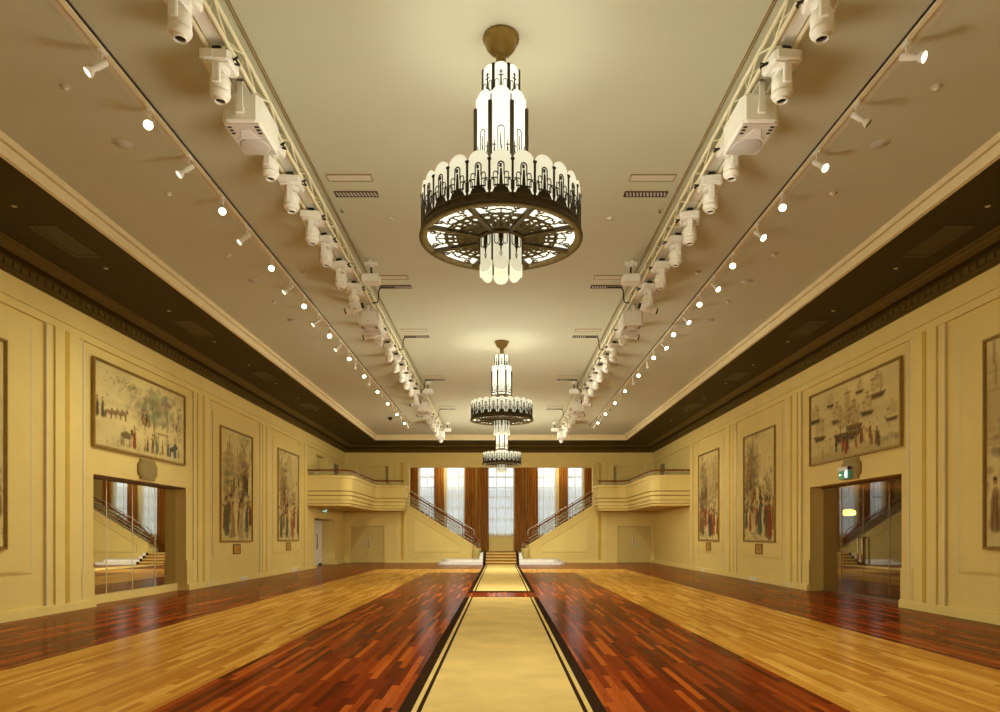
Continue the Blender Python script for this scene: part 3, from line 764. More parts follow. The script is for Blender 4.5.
def canvas(s, y0, y1, z0, z1, kind, seed):
    W = int((y1-y0)/.036); H = int((z1-z0)/.036)
    img = paint(kind, seed, W, H)/255.
    img = img*.84+.16*img.mean(2, keepdims=True)*np.array((1.12, .98, .72))
    img[..., 2] *= .93
    img = np.where(img <= .04045, img/12.92, ((img+.055)/1.055)**2.4)
    if s > 0: img = img[:, ::-1]
    x = X(s, .062)
    me = bpy.data.meshes.new('canvas')
    ys = np.linspace(y0, y1, W); zs = np.linspace(z0, z1, H)
    yc, zc = (y0+y1)/2, (z0+z1)/2
    vs = [(x-X(s, .04), y-yc, z-zc) for z in zs for y in ys]
    fs = [(j*W+i, j*W+i+1, (j+1)*W+i+1, (j+1)*W+i) for j in range(H-1) for i in range(W-1)]
    if s > 0: fs = [f_[::-1] for f_ in fs]
    me.from_pydata(vs, [], fs)
    at = me.color_attributes.new('paint', 'FLOAT_COLOR', 'POINT')
    rgba = np.concatenate([img.reshape(-1, 3), np.ones((W*H, 1))], 1).astype(np.float32)
    at.data.foreach_set('color', rgba.ravel()); me.materials.append(M['canvas'])
    return me

def mural(s, y0, y1, z0, z1, kind, seed, label, base=.04):
    r = thing('mural', label, 'mural', (X(s, .04), (y0+y1)/2, (z0+z1)/2))
    me = canvas(s, y0+.06, y1-.06, z0+.06, z1-.06, kind, seed)
    o = bpy.data.objects.new('canvas', me); C.objects.link(o); o.parent = r
    hy, hz = (y1-y0)/2, (z1-z0)/2; d = -s
    fr = MB()
    for a, t in ((0, .06), (.04, .045)):
        w = .036 if a == 0 else .058
        b0, b1 = (0 if a == 0 else 0), d*t
        i = 0 if a == 0 else .04
        fr.box(b0, b1, -hy+i, hy-i, hz-w, hz-i).box(b0, b1, -hy+i, hy-i, -hz+i, -hz+w).box(b0, b1, -hy+i, -hy+w, -hz+w, hz-w).box(b0, b1, hy-w, hy-i, -hz+w, hz-w)
    fr.build('frame', M['frame'], r)
mural(-1, *TALL[0], 1.3, 5.05, 'tall', 3, 'tall framed mural of figures, cut by the photo edge, on the mirror-niche wall')
mural(-1, 15.22, 19.62, 3.50, 5.46, 'garden', 11, 'wide framed mural of a garden crowd above the mirror niche', .02)
mural(-1, *TALL[1], 1.33, 5.05, 'tall', 21, 'tall framed mural nearest the mirror niche, with a crowd under pale towers')
mural(-1, *TALL[2], 1.33, 5.05, 'tall', 31, 'tall framed mural next to the balcony on the mirror-niche wall')
mural(1, *TALL[0], 1.3, 5.05, 'tall', 43, 'tall framed mural of figures, cut by the photo edge, beside the glass doors')
mural(1, 15.13, 19.6, 3.48, 5.44, 'boats', 51, 'wide framed mural of sailing boats above the glass doors', .02)
mural(1, *TALL[1], 1.33, 5.05, 'tall', 63, 'tall framed mural of robed figures, next beyond the glass doors')
mural(1, *TALL[2], 1.33, 5.05, 'tall', 75, 'tall framed mural next to the balcony on the glass-door wall')
# small gilt plates below the tall murals
for s in (-1, 1):
    for (y0, y1), d in ((TALL[1], 'second tall mural from the camera'), (TALL[2], 'tall mural beside the balcony')):
        yc = (y0+y1)/2; r = thing('caption_plate', 'small gilt caption plate under the %s, %s' % (d, SIDE[s]), 'plaque', (X(s, .042), yc, 1.10), 'caption plates')
        d_ = -s
        MB().box(0, d_*.03, -.31, .31, -.17, -.13).box(0, d_*.03, -.31, .31, .13, .17).box(0, d_*.03, -.31, -.26, -.13, .13).box(0, d_*.03, .26, .31, -.13, .13).build('frame', M['plate_dark'], r)
        pm = MB().box(0, d_*.018, -.26, .26, -.13, .13, M['plate_gold'])
        for k in range(4): pm.box(d_*.018, d_*.022, -.18+.02*k, .18-.02*k, .08-.05*k, .092-.05*k, M['plate_dark'])
        pm.build('plate', None, r)
# stepped plaques above the openings
def stepped_plaque(s, yc, zc, label):
    r = thing('stepped_plaque', label, 'plaque', (X(s, .02), yc, zc)); d = -s
    q = [(.35, .25), (.35, .17), (.42, .17), (.42, .12), (.46, .12)]
    poly = q+[(a, -b) for a, b in q[::-1]]+[(-a, -b) for a, b in q]+[(-a, b) for a, b in q[::-1]]
    MB().prism(poly, lambda u, v, t: (d*t, u, v), 0, .05).prism([(u*.86, v*.84) for u, v in poly], lambda u, v, t: (d*t, u, v), .05, .06).build('plate', M['plaque'], r)
stepped_plaque(-1, 17.6, 3.2, 'blank dull brass plaque with stepped ends above the mirror niche')
stepped_plaque(1, 17.35, 3.2, 'dull brass plaque with stepped ends behind the exit sign over the glass doors')

def running_man(mb, fn, d, m, k=1):
    for cx, cy, r_ in ((.03, .075, .016),):
        mb.prism([(cx+r_*math.cos(2*PI*i/10)*k, cy+r_*math.sin(2*PI*i/10)) for i in range(10)], fn, d, d+.003, m)
    for pts, w in ((((.02, .05), (-.005, .0)), .028), (((-.005, .0), (.025, -.03), (.01, -.075)), .016), (((-.005, .0), (-.03, -.03), (-.06, -.04)), .016), (((.02, .045), (.05, .02), (.065, .035)), .012), (((.02, .045), (-.02, .04), (-.03, .01)), .012)):
        mb.strip(pts, w, fn, d, m, th=.003)
r = thing('exit_sign', 'green and white running-man exit sign on the plaque over the glass doors', 'exit sign', (X(1, .085), 17.5, 3.12))
MB().box(.0, -.10, -.26, .26, .05, .14).tube([(-.06, -.26, .10), (-.06, .26, .10)], .05, 12).build('housing', M['white'], r)
MB().box(-.0, -.075, -.24, .24, -.15, .06).build('sign_panel', M['green_sign'], r)
fnR = lambda u, v, d: (-.075-d, -u*1.1, v*1.0-.045)
pm = MB(); running_man(pm, lambda u, v, d: fnR(u+.09, v, d), 0, M['sign_white']); pm.prism([(-.13, -.09), (-.02, -.09), (-.02, .09), (-.13, .09)], lambda u, v, d: fnR(u+.2, v, d), 0, .003, M['sign_white'])
pm.strip([(.0, 0), (-.10, 0)], .02, lambda u, v, d: fnR(u-.07, v, d), 0, M['sign_white'], th=.003); pm.prism([(-.09, .04), (-.15, 0), (-.09, -.04)], lambda u, v, d: fnR(u-.07, v, d), 0, .003, M['sign_white'])
pm.build('pictogram', None, r)
r = thing('exit_sign', 'small green exit sign hanging below the balcony by the recessed door', 'exit sign', (-8.70, 34.6, 2.93), None)
MB().tube([(-.07, 0, .0), (-.07, 0, -.06)], .01, 6).tube([(.07, 0, .0), (.07, 0, -.06)], .01, 6).box(-.14, .14, -.03, .03, -.10, -.05).build('housing', M['white'], r)
MB().box(-.14, .14, -.02, .02, -.25, -.10).build('sign_panel', M['green_sign'], r)
pm = MB(); running_man(pm, lambda u, v, d: (u*.85+.04, -.021-d, v*.8-.175), 0, M['sign_white']); pm.strip([(-.02, 0), (-.11, 0)], .03, lambda u, v, d: (u, -.021-d, v-.175), 0, M['sign_white'], th=.003); pm.build('pictogram', None, r)

# skirting outlets
for s, y, w, d in ((-1, 21.1, .07, 'below the pilaster after the mirror niche'), (-1, 24.0, .32, 'below the tall mural after the mirror niche'), (-1, 29.9, .3, 'below the tall mural by the balcony, mirror side'),
                   (1, 21.0, .07, 'below the pilaster after the glass doors'), (1, 23.9, .32, 'below the tall mural after the glass doors'), (1, 29.9, .2, 'below the tall mural by the balcony, glass-door side')):
    r = thing('power_outlet', 'white outlet strip in the skirting '+d, 'outlet', (X(s, .1), y, .085))
    MB().box(0, -s*.02, -w, w, -.05, .05).build('plate', M['white'], r)
    n = max(1, int(w/.08)); sk = MB()
    for k in range(n):
        c = (k-(n-1)/2)*.15
        sk.box(-s*.02, -s*.023, c-.03, c-.015, -.02, .02).box(-s*.02, -s*.023, c+.015, c+.03, -.02, .02)
    sk.build('socket', M['grey_dark'], r)

# ------------------------------------------------------------------ runner carpets
def runner(y0, y1, endband, label):
    o = MB(); z = .012; xs_ = [-.905, -.785, -.74, -.70, .70+.02, .74+.02, .785+.02, .905+.02]
    ms = ['carpet_dark', 'carpet', 'carpet_dark', 'carpet', 'carpet_dark', 'carpet', 'carpet_dark']
    ya = y0
    if endband: o.box(xs_[0], xs_[-1], y0, y0+.32, 0.001, z, M['carpet_dark']); ya = y0+.32
    for a, b, m in zip(xs_, xs_[1:], ms): o.box(a, b, ya, y1, 0.001, z, M[m])
    ob = o.build('carpet_runner'); tag(ob, label, 'carpet')
runner(-4, 17.5, False, 'long beige carpet runner with dark borders leading away from the camera')
runner(19.15, 37.17, True, 'farther beige carpet runner ending at the carpeted steps')

# ------------------------------------------------------------------ chandeliers
def arch(w, h, n=8, down=False, e=.9):
    k = w/2*e
    pts = [(-w/2, 0), (w/2, 0), (w/2, h-k)]
    for i in range(1, n): t = PI*i/n; pts.append((w/2*math.cos(t), h-k+k*math.sin(t)))
    pts.append((-w/2, h-k))
    return [(u, -v) for u, v in pts] if down else pts
PF = lambda u, v, d: (d, u, v)          # plane facing +x (radial)
def arch_line(c, hw, v0, v1, n=8):
    return [(c-hw, v0), (c-hw, v1-hw)]+[(c-hw*math.cos(PI*i/n), v1-hw+hw*math.sin(PI*i/n)) for i in range(1, n)]+[(c+hw, v1-hw), (c+hw, v0)]
def make_chandelier():
    r = thing('chandelier', '', 'chandelier', (0, 0, ZC), 'chandeliers')
    z = lambda a: a-ZC
    # canopy, stem
    cp = MB().lathe([(0, 0), (.192, 0), (.202, -.02), (.192, -.045), (.175, -.05)], 48, mod=-.06)
    cp.lathe([(.175, -.045), (.172, -.07), (.155, -.12), (.115, -.165), (.07, -.19), (.06, -.20), (0, -.20)], 36); cp.build('ceiling_rose', M['gold'], r)
    MB().lathe([(.055, -.19), (.055, -.36), (.065, -.365), (.065, -.38), (.05, -.39), (.05, z(4.8)), (0, z(4.8))], 20).build('stem', M['gold'], r)
    def ring(n, R, z0, w, h, name, mat, down=False, phase=0, th=.012):
        src = None
        for k in range(n):
            a = 2*PI*(k+.0)/n+phase-PI/2
            if src is None:
                src = MB().prism(arch(w, h, down=down), PF, 0, th).build(name, mat, r)
                o = src; o.location = (R*math.cos(a), R*math.sin(a), z0); o.rotation_euler = (0, 0, a)
            else: inst(src, name, r, (R*math.cos(a), R*math.sin(a), z0), a)
    def ringmesh(n, R, z0, mbf, name, mat, half=False, phase=0):
        src = None
        for k in range(n):
            a = 2*PI*(k+(.5 if half else 0))/n+phase-PI/2
            if src is None:
                src = mbf().build(name, mat, r, (R*math.cos(a), R*math.sin(a), z0), (0, 0, a))
            else: inst(src, name, r, (R*math.cos(a), R*math.sin(a), z0), a)
    # small top tier
    ring(8, .185, z(6.24), .150, .31, 'top_tier_panel', M['glass_tier'])
    ringmesh(8, .20, z(6.20), lambda: MB().box(-.014, .018, -.015, .015, 0, .33), 'top_tier_bar', M['bronze'], True)
    def orn1():
        m = MB(); m.prism([(-.05, 0), (.05, 0), (.02, .04), (-.02, .04)], PF, 0, .006); m.strip([(0, .03), (0, .21)], [.022, .01], PF, 0)
        m.strip([(-.03, .15), (.03, .15)], .008, PF, 0); m.strip([(-.02, .19), (.02, .19)], .008, PF, 0)
        m.strip(arch_line(-.042, .02, .0, .11), .006, PF, 0); m.strip(arch_line(.042, .02, .0, .11), .006, PF, 0); return m
    ringmesh(8, .20, z(6.25), orn1, 'top_tier_ornament', M['bronze'])
    MB().lathe([(.06, z(6.235)), (.20, z(6.235)), (.205, z(6.22)), (.20, z(6.20)), (.06, z(6.20))], 8, smooth=False, phase=PI/8).build('top_tier_band', M['bronze_rim'], r)
    # tall middle tier
    ring(8, .255, z(5.45), .195, .80, 'middle_tier_panel', M['glass_tier'])
    ringmesh(8, .285, z(5.35), lambda: MB().box(-.018, .024, -.019, .019, 0, .74), 'middle_tier_bar', M['bronze'], True)
    def orn2():
        m = MB(); m.strip(arch_line(0, .034, .05, .36), .008, PF, 0); m.strip([(0, .0), (.006, .1), (-.006, .2), (0, .29)], [.03, .016, .012, .006], PF, 0)
        for e in (-1, 1):
            m.strip([(e*.015, .06), (e*.05, .10), (e*.075, .08), (e*.07, .04), (e*.045, .05)], .012, PF, 0); m.strip([(e*.07, .09), (e*.07, .21)], [.018, .006], PF, 0); m.strip([(e*.05, .16), (e*.09, .16)], .008, PF, 0)
        m.strip([(-.085, .02), (.085, .02)], .03, PF, 0); return m
    ringmesh(8, .272, z(5.47), orn2, 'middle_tier_ornament', M['bronze'])
    MB().lathe([(.06, z(5.45)), (.28, z(5.45)), (.29, z(5.42)), (.28, z(5.36)), (.06, z(5.36))], 8, smooth=False, phase=PI/8).build('middle_tier_band', M['bronze_rim'], r)
    # lower neck between tier and ring
    MB().lathe([(.22, z(5.37)), (.22, z(4.83))], 8, smooth=False, phase=PI/8).build('neck_glass', M['glass_tier'], r)
    # big ring
    N = 24; RR = .835
    ring(N, RR, z(4.83), .205, .44, 'ring_panel', M['glass_ring'])
    ringmesh(N, RR+.012, z(4.80), lambda: MB().box(-.016, .014, -.011, .011, 0, .37).box(-.02, .02, -.018, .018, .36, .38), 'ring_bar', M['bronze'], True)
    P3 = lambda u, v, d: (d, u*1.12, v*1.2)
    def orn3():
        m = MB(); m.prism([(-.085, -.02), (.085, -.02), (.06, .03), (.025, .06), (-.025, .06), (-.06, .03)], P3, 0, .006)
        m.strip([(0, .05), (0, .19)], [.034, .016], P3, 0); m.strip(arch_line(0, .026, .14, .245), .010, P3, 0); m.strip([(-.004, .2), (-.004, .23)], .022, P3, 0)
        for e in (-1, 1):
            m.strip(arch_line(e*.048, .018, .05, .165), .007, P3, 0); m.strip(arch_line(e*.07, .017, .02, .105), .007, P3, 0)
            m.strip([(e*.03, .115), (e*.085, .115)], .008, P3, 0); m.strip([(e*.02, .06), (e*.06, .055)], .012, P3, 0)
        return m
    ringmesh(N, RR+.014, z(4.85), orn3, 'ring_ornament', M['bronze'])
    MB().lathe([(.80, z(4.85)), (.862, z(4.85)), (.866, z(4.83)), (.858, z(4.82)), (.866, z(4.765)), (.88, z(4.76)), (.88, z(4.735)), (.80, z(4.735)), (.80, z(4.85))], 144, mod=-.008).build('ring_rim', M['bronze_rim'], r)
    MB().lathe([(.20, z(4.775)), (.82, z(4.775))], 48).build('glass_disc', M['glass_disc'], r)
    MB().lathe([(.21, z(4.78)), (.82, z(4.79))], 48).build('disc_top', M['bronze'], r)
    DF = lambda u, v, d: (v, u, -d)     # radial v, tangential u, downward d
    ringmesh(8, 0, z(4.77), lambda: MB().prism([(-.022, .2), (.022, .2), (.026, .83), (-.026, .83)], DF, 0, .035), 'spoke', M['bronze'], True)
    def orn4():
        m = MB()
        # fan of dark petals and scrolls in one sector
        m.prism([(-.06, .22), (.06, .22), (.10, .34), (.03, .40), (-.03, .40), (-.10, .34)], DF, 0, .008)
        for t0 in (-.9, -.45, 0, .45, .9):
            a = t0*.42; c = .47+.03*math.cos(t0*2)
            m.strip([(math.sin(a)*q, math.cos(a)*q) for q in (.33, c, c+.06)], [.044, .038, .016], DF, 0, th=.008)
        for e in (-1, 1):
            for cu, cv, rr, w in ((e*.075, .43, .045, .028), (e*.135, .50, .045, .026), (e*.055, .55, .04, .024), (e*.16, .72, .030, .012), (e*.2, .74, .022, .012), (e*.125, .40, .03, .026)):
                m.strip([(cu+rr*math.cos(2*PI*i/12), cv+rr*math.sin(2*PI*i/12)) for i in range(12)], w, DF, 0, closed=True, th=.008)
            m.strip([(0, .60), (e*.05, .585), (e*.11, .60), (e*.13, .575), (e*.19, .57), (e*.2, .53)], .034, DF, 0, th=.008)
            m.strip([(0, .70), (e*.05, .70), (e*.055, .675), (e*.105, .675), (e*.11, .645), (e*.155, .64)], .014, DF, 0, th=.008)
        m.strip([(0, .38), (0, .71)], .014, DF, 0, th=.008)
        for e in (-1, 1): m.strip([(e*.11, .60), (e*.14, .65), (e*.15, .70)], .009, DF, 0, th=.008); m.strip([(e*.13, .69), (e*.22, .745)], .009, DF, 0, th=.008); m.strip([(e*.06, .36), (e*.14, .42), (e*.14, .47)], .012, DF, 0, th=.008)
        return m
    ringmesh(8, 0, z(4.765), orn4, 'disc_ornament', M['bronze'])
    # hanging drum under the disc
    ring(8, .215, z(4.745), .165, .40, 'drum_panel', M['glass_drop'], True)
    ringmesh(8, .235, z(4.45), lambda: MB().box(-.01, .012, -.009, .009, 0, .3), 'drum_bar', M['bronze'], True)
    def orn5():
        m = MB(); m.strip([(0, 0), (0, -.2)], [.05, .012], PF, 0); m.strip([(-.025, -.14), (.025, -.14)], .02, PF, 0); m.strip([(0, -.2), (.012, -.23), (0, -.26), (-.012, -.23)], .008, PF, 0, closed=True)
        for e in (-1, 1): m.strip([(u, -v) for u, v in arch_line(e*.045, .022, 0, .13)], .008, PF, 0)
        m.strip([(-.075, -.005), (.075, -.005)], .03, PF, 0); return m
    ringmesh(8, .228, z(4.745), orn5, 'drum_ornament', M['bronze'])
    MB().lathe([(.10, z(4.76)), (.25, z(4.76)), (.255, z(4.74)), (.245, z(4.72)), (.10, z(4.72))], 32).build('drum_band', M['bronze_rim'], r)
    return r
ch = make_chandelier()
CH = [(0, 7.57), (.02, 19.45), (.04, 31.4)]
chl = ['large lit tiered chandelier nearest the camera, dark filigree ring', 'middle of the three lit tiered chandeliers, hanging beyond the nearest one', 'smallest-looking lit chandelier hanging before the windows, farthest from the camera']
for i, (x, y) in enumerate(CH):
    o = ch if i == 0 else copy_tree(ch)
    o.location = (x, y, ZC); o['label'] = chl[i]

# ------------------------------------------------------------------ trusses
TXC = 2.91
for s in (-1, 1):
    r = thing('lighting_truss', 'cream box truss of tubes hanging along the ceiling, %s' % SIDE[s], 'truss', (s*TXC, 3.0, 6.58), 'lighting trusses')
    L = 31.4
    for dx in (-.11, .11):
        for dz in (0, .21): MB().tube([(dx, 0, dz), (dx, L, dz)], .024, 8).build('chord', M['white_warm'], r)
    lac = MB(); k = 0; y = 0; st = .42
    while y < L-.1:
        y2 = min(L, y+st)
        a, b = (0, .21) if k % 2 == 0 else (.21, 0)
        for dx in (-.11, .11): lac.tube([(dx, y, a), (dx, y2, b)], .011, 5)
        lac.tube([(-.11, y, .21), (.11, y2, .21)] if k % 2 == 0 else [(.11, y, .21), (-.11, y2, .21)], .009, 5)
        if k % 2 == 0: lac.tube([(-.11, y, 0), (.11, y, 0)], .012, 5)
        y = y2; k += 1
    lac.build('lacing', M['white_warm'], r)
    MB().box(-.085, .085, .1, L-.1, .03, .045).build('cable_tray', M['white'], r)
    o = MB().tube([(s*2.74, 3, ZC-.007), (s*2.74, 33.5, ZC-.007)], .007, 6).tube([(s*2.77, 3, ZC-.007), (s*2.77, 33.5, ZC-.007)], .006, 6).box(s*2.735, s*2.775, 3, 3.05, ZC-.012, ZC).build('ceiling_cable', M['frame']); tag(o, 'thin dark cable line on the ceiling above the %s truss' % ('mirror-niche' if s < 0 else 'glass-door'), 'cable')

# moving heads
def make_head():
    r = thing('moving_head_spotlight', '', 'stage light', (0, 0, 6.556))
    MB().cham(-.15, .15, -.16, .16, -.15, -.04, .03).box(-.15, -.02, -.17, -.15, -.14, -.05).box(-.13, .13, -.12, .12, -.165, -.148).build('base', M['white'], r)
    for e in (-1, 1):
        MB().box(-.05+.0, .05, e*.09-.02, e*.09+.02, -.045, .005).tube([(-.04, e*.09, .0), (.04, e*.09, .0)], .025, 8).build('clamp', M['black'], r)
    MB().tube([(.15, -.05, -.09), (.20, -.06, -.07), (.19, -.08, -.11), (.21, -.03, -.13), (.15, 0, -.10)], .012, 6).build('connector_cable', M['black'], r)
    y = MB()
    for e in (-1, 1): y.cham(-.045, .045, e*.112-.02, e*.112+.02, -.36, -.16, .012)
    y.lathe([(0, -.155), (.10, -.155), (.10, -.185), (0, -.185)], 20).box(-.05, .05, -.10, .10, -.20, -.18); y.build('yoke', M['white'], r)
    h = MB().lathe([(0, -.235), (.08, -.24), (.098, -.26), (.102, -.30), (.102, -.385), (.094, -.39), (.094, -.40), (.106, -.405), (.106, -.425), (.095, -.45), (.07, -.468), (.0, -.468)], 24).build('head', M['white'], r)
    MB().lathe([(.062, -.462), (.066, -.485), (.058, -.495), (.052, -.495), (.05, -.475)], 20).build('lens_ring', M['white'], h)
    MB().lathe([(0, -.484), (.035, -.482), (.051, -.476)], 20).build('lens', M['lens'], h)
    return r
proto = make_head()
HY = [6.37, 7.28, 8.87, 9.77, 10.83, 11.71, 12.79, 13.9, 16.7, 18.2, 19.4, 20.6, 21.6, 22.7, 23.9, 27.2, 28.3, 29.4, 30.5, 31.6, 34.0]
first = True; rr_ = random.Random(3)
for s in (-1, 1):
    for i, y in enumerate(HY):
        o = proto if first else copy_tree(proto); first = False
        o.location = (s*(TXC+.01), y, 6.556); o.rotation_euler = (0, 0, (PI if s > 0 else 0)+rr_.uniform(-.25, .25))
        o['label'] = '%s white moving head light from the camera along the %s truss' % (ORD[i], SIDE[s].replace(' side', '-side')); o['group'] = 'moving heads on the trusses'

# loudspeakers
def make_speaker():
    r = thing('hanging_loudspeaker', '', 'loudspeaker', (0, 0, 6.56))
    c = MB(); c.cham(-.215, .215, -.34, .34, -.45, -.13, .05); c.build('cabinet', M['white'], r)
    MB().box(-.19, .19, -.31, .31, -.462, -.449).build('baffle', M['speaker_baffle'], r)
    MB().lathe([(0, -.474), (.15, -.472), (.17, -.465), (.172, -.46)], 28, c=(0, .13, 0)).build('woofer_grille', M['grey_grille'], r)
    MB().prism([(-.10, -.06), (.10, -.06), (.04, -.22), (-.04, -.22)], lambda u, v, d: (u, v, d), -.468, -.46).prism([(-.14, -.04), (.14, -.04), (.10, -.06), (-.10, -.06)], lambda u, v, d: (u, v, d), -.472, -.46).build('horn', M['horn'], r)
    for e in (-1, 1):
        for k in range(3): MB().box(e*.15-.022, e*.15+.022, -.26+.06*k-.012, -.26+.06*k+.018, -.466, -.46).build('port', M['black'], r)
    MB().box(-.03, .03, -.365, -.345, -.35, .0).box(-.03, .03, .345, .365, -.35, .0).box(-.03, .03, -.365, .365, -.02, .0).box(-.04, .04, -.375, -.34, -.36, -.30).build('bracket', M['white'], r)
    MB().box(-.17, .17, -.30, .30, -.14, -.115).build('back_plate', M['white'], r)
    return r
sp = make_speaker(); first = True
for s in (-1, 1):
    for i, (y, d) in enumerate(((8.05, 'nearest the camera'), (15.5, 'second from the camera'), (26.0, 'third from the camera'), (32.9, 'at the far end'))):
        o = sp if first else copy_tree(sp); first = False
        o.location = (s*(TXC-.04), y, 6.56); o['label'] = 'white loudspeaker slung under the %s truss, %s' % (SIDE[s].replace(' side', '-side'), d); o['group'] = 'loudspeakers on the trusses'
# small profile spotlights beside the loudspeakers
def make_profile():
    r = thing('profile_spotlight', '', 'stage light', (0, 0, 6.556))
    MB().box(-.02, .02, -.02, .02, -.24, .0).cham(-.04, .04, -.05, .05, -.04, .01, .01).build('hanger', M['white'], r)
    MB().box(-.03, .03, -.09, .09, -.26, -.235).box(-.025, .025, -.09, -.075, -.36, -.25).box(-.025, .025, .075, .09, -.36, -.25).build('yoke', M['white'], r)
    b = MB().tube([(.11, 0, -.30), (.09, 0, -.305), (-.08, 0, -.36), (-.10, 0, -.367), (-.18, 0, -.39), (-.21, 0, -.40)], [.06, .082, .082, .062, .062, .074], 14).build('body', M['white'], r)
    MB().tube([(-.21, 0, -.40), (-.235, 0, -.407)], .062, 14).build('lens', M['lens'], b)
    MB().tube([(.10, 0, -.30), (.15, 0, -.285)], .055, 12).build('rear_cap', M['black'], b)
    return r
pp = make_profile(); first = True
for s in (-1, 1):
    for i, (y, d) in enumerate(((14.35, 'just before the second loudspeaker'), (16.25, 'just beyond the second loudspeaker'), (24.7, 'just before the third loudspeaker'), (26.75, 'just beyond the third loudspeaker'))):
        o = pp if first else copy_tree(pp); first = False
        o.location = (s*(TXC+.06), y, 6.556); o.rotation_euler = (0, 0, PI if s > 0 else 0)
        o['label'] = 'small white profile spotlight on the %s truss, %s' % (SIDE[s].replace(' side', '-side'), d); o['group'] = 'profile spotlights'
# truss hangers at the ceiling
def make_hanger():
    r = thing('truss_hanger', '', 'hanger', (0, 0, ZC))
    m = MB(); m.box(-.12, .12, -.03, .03, -.05, 0); m.box(-.03, .03, -.12, .12, -.05, 0)
    m.lathe([(0, -.04), (.06, -.05), (.05, -.10), (0, -.10)], 14); m.build('ceiling_mount', M['white'], r)
    MB().tube([(0, 0, -.1), (.01, 0, -.28)], .02, 8).build('pole', M['black'], r)
    MB().cham(-.17, .17, -.14, .14, -.42, -.27, .02).build('housing', M['white'], r)
    MB().tube([(-.1, .02, -.38), (-.19, .02, -.36), (-.23, .02, -.3)], .014, 6).build('arm', M['white'], r)
    return r
hh = make_hanger(); first = True
for s in (-1, 1):
    for i, (y, d) in enumerate(((13.8, 'near'), (24.5, 'middle'), (33.4, 'far'))):
        o = hh if first else copy_tree(hh); first = False
        o.location = (s*2.56, y, ZC); o.rotation_euler = (0, 0, 0 if s < 0 else PI)
        o['label'] = 'white box on a dark pole beside the %s truss, %s one of three' % (SIDE[s].replace(' side', '-side'), d); o['group'] = 'truss hangers'

# ceiling slots, grilles and their cables
SL_ = [(10.54, 11.04), (14.6, 15.15), (18.35, 18.95), (23.7, 24.2), (29.2, 29.8)]
for s in (-1, 1):
    for i, (ya, yb) in enumerate(SL_):
        d = '%s from the camera, %s' % (ORD[i], SIDE[s])
        r = thing('air_slot', 'pale recessed air slot in the ceiling, '+d, 'vent', (s*2.28, ya, ZC), 'ceiling air slots')
        MB().box(-.34, .34, -.10, -.085, -.012, .0).box(-.34, .34, .085, .10, -.012, 0).box(-.34, -.325, -.085, .085, -.012, 0).box(.325, .34, -.085, .085, -.012, 0).build('frame', M['plaque'], r)
        MB().box(-.325, .325, -.085, .085, -.006, -.001).build('panel', M['strip'], r)
        r = thing('air_grille', 'dark air grille in the ceiling, '+d, 'vent', (s*2.28, yb, ZC), 'ceiling air grilles')
        MB().box(-.34, .34, -.085, -.07, -.014, 0).box(-.34, .34, .07, .085, -.014, 0).box(-.34, -.325, -.07, .07, -.014, 0).box(.325, .34, -.07, .07, -.014, 0).build('frame', M['grille'], r)
        g = MB().box(-.325, .325, -.07, .07, -.004, -.001, M['black'])
        for k in range(12): g.add([(-.32+k*.054, -.065, -.01), (-.29+k*.054, -.065, -.01), (-.263+k*.054, .065, -.01), (-.293+k*.054, .065, -.01)], [(0, 1, 2, 3)], M['grey_grille'])
        g.build('grille', None, r)
        if i in (1, 2, 3, 4):
            o = MB().tube([(s*2.30, yb, ZC-.012), (s*2.55, yb, ZC-.014), (s*2.61, yb, ZC-.03), (s*2.645, yb, ZC-.09), (s*2.655, yb, ZC-.28), (s*2.68, yb, ZC-.345), (s*2.80, yb, 6.58)], .014, 6).build('hanging_cable', M['black'])
            tag(o, 'black cable dropping from the %s dark ceiling grille to the %s truss' % (ORD[i], SIDE[s].replace(' side', '-side')), 'cable', 'dropping cables')

# ------------------------------------------------------------------ tracks and track spotlights
TRX = 4.39
def make_spot(face):
    r = thing('track_spotlight', '', 'spotlight', (0, 0, ZC-.05))
    MB().box(-.02, .02, -.06, .06, -.03, 0).build('adapter', M['white'], r)
    MB().tube([(0, 0, -.02), (0, 0, -.15)], .012, 8).build('stem', M['white'], r)
    h = MB().lathe([(0, .07), (.032, .065), (.036, .05), (.036, -.07), (.03, -.09), (.028, -.12), (.05, -.15), (.062, -.19), (.062, -.2), (.055, -.2), (.045, -.165), (0, -.15)], 18).build('head', M['white'], r, (0, 0, -.16))
    l = MB().lathe([(0, -.178), (.03, -.18), (.052, -.19)], 18).build('lamp_face', M[face], h)
    return r
YS = [7.7, 8.77, 9.86, 11.07, 12.12, 13.4, 14.6, 15.6, 16.84, 17.9, 19.1, 20.2, 21.1, 22.4, 23.4, 24.8, 25.8, 27, 28.2, 29.4, 30.5, 31.7, 32.7]
protos = {k: None for k in ('lamp_on', 'lamp_dim', 'lamp_off')}
spots = []
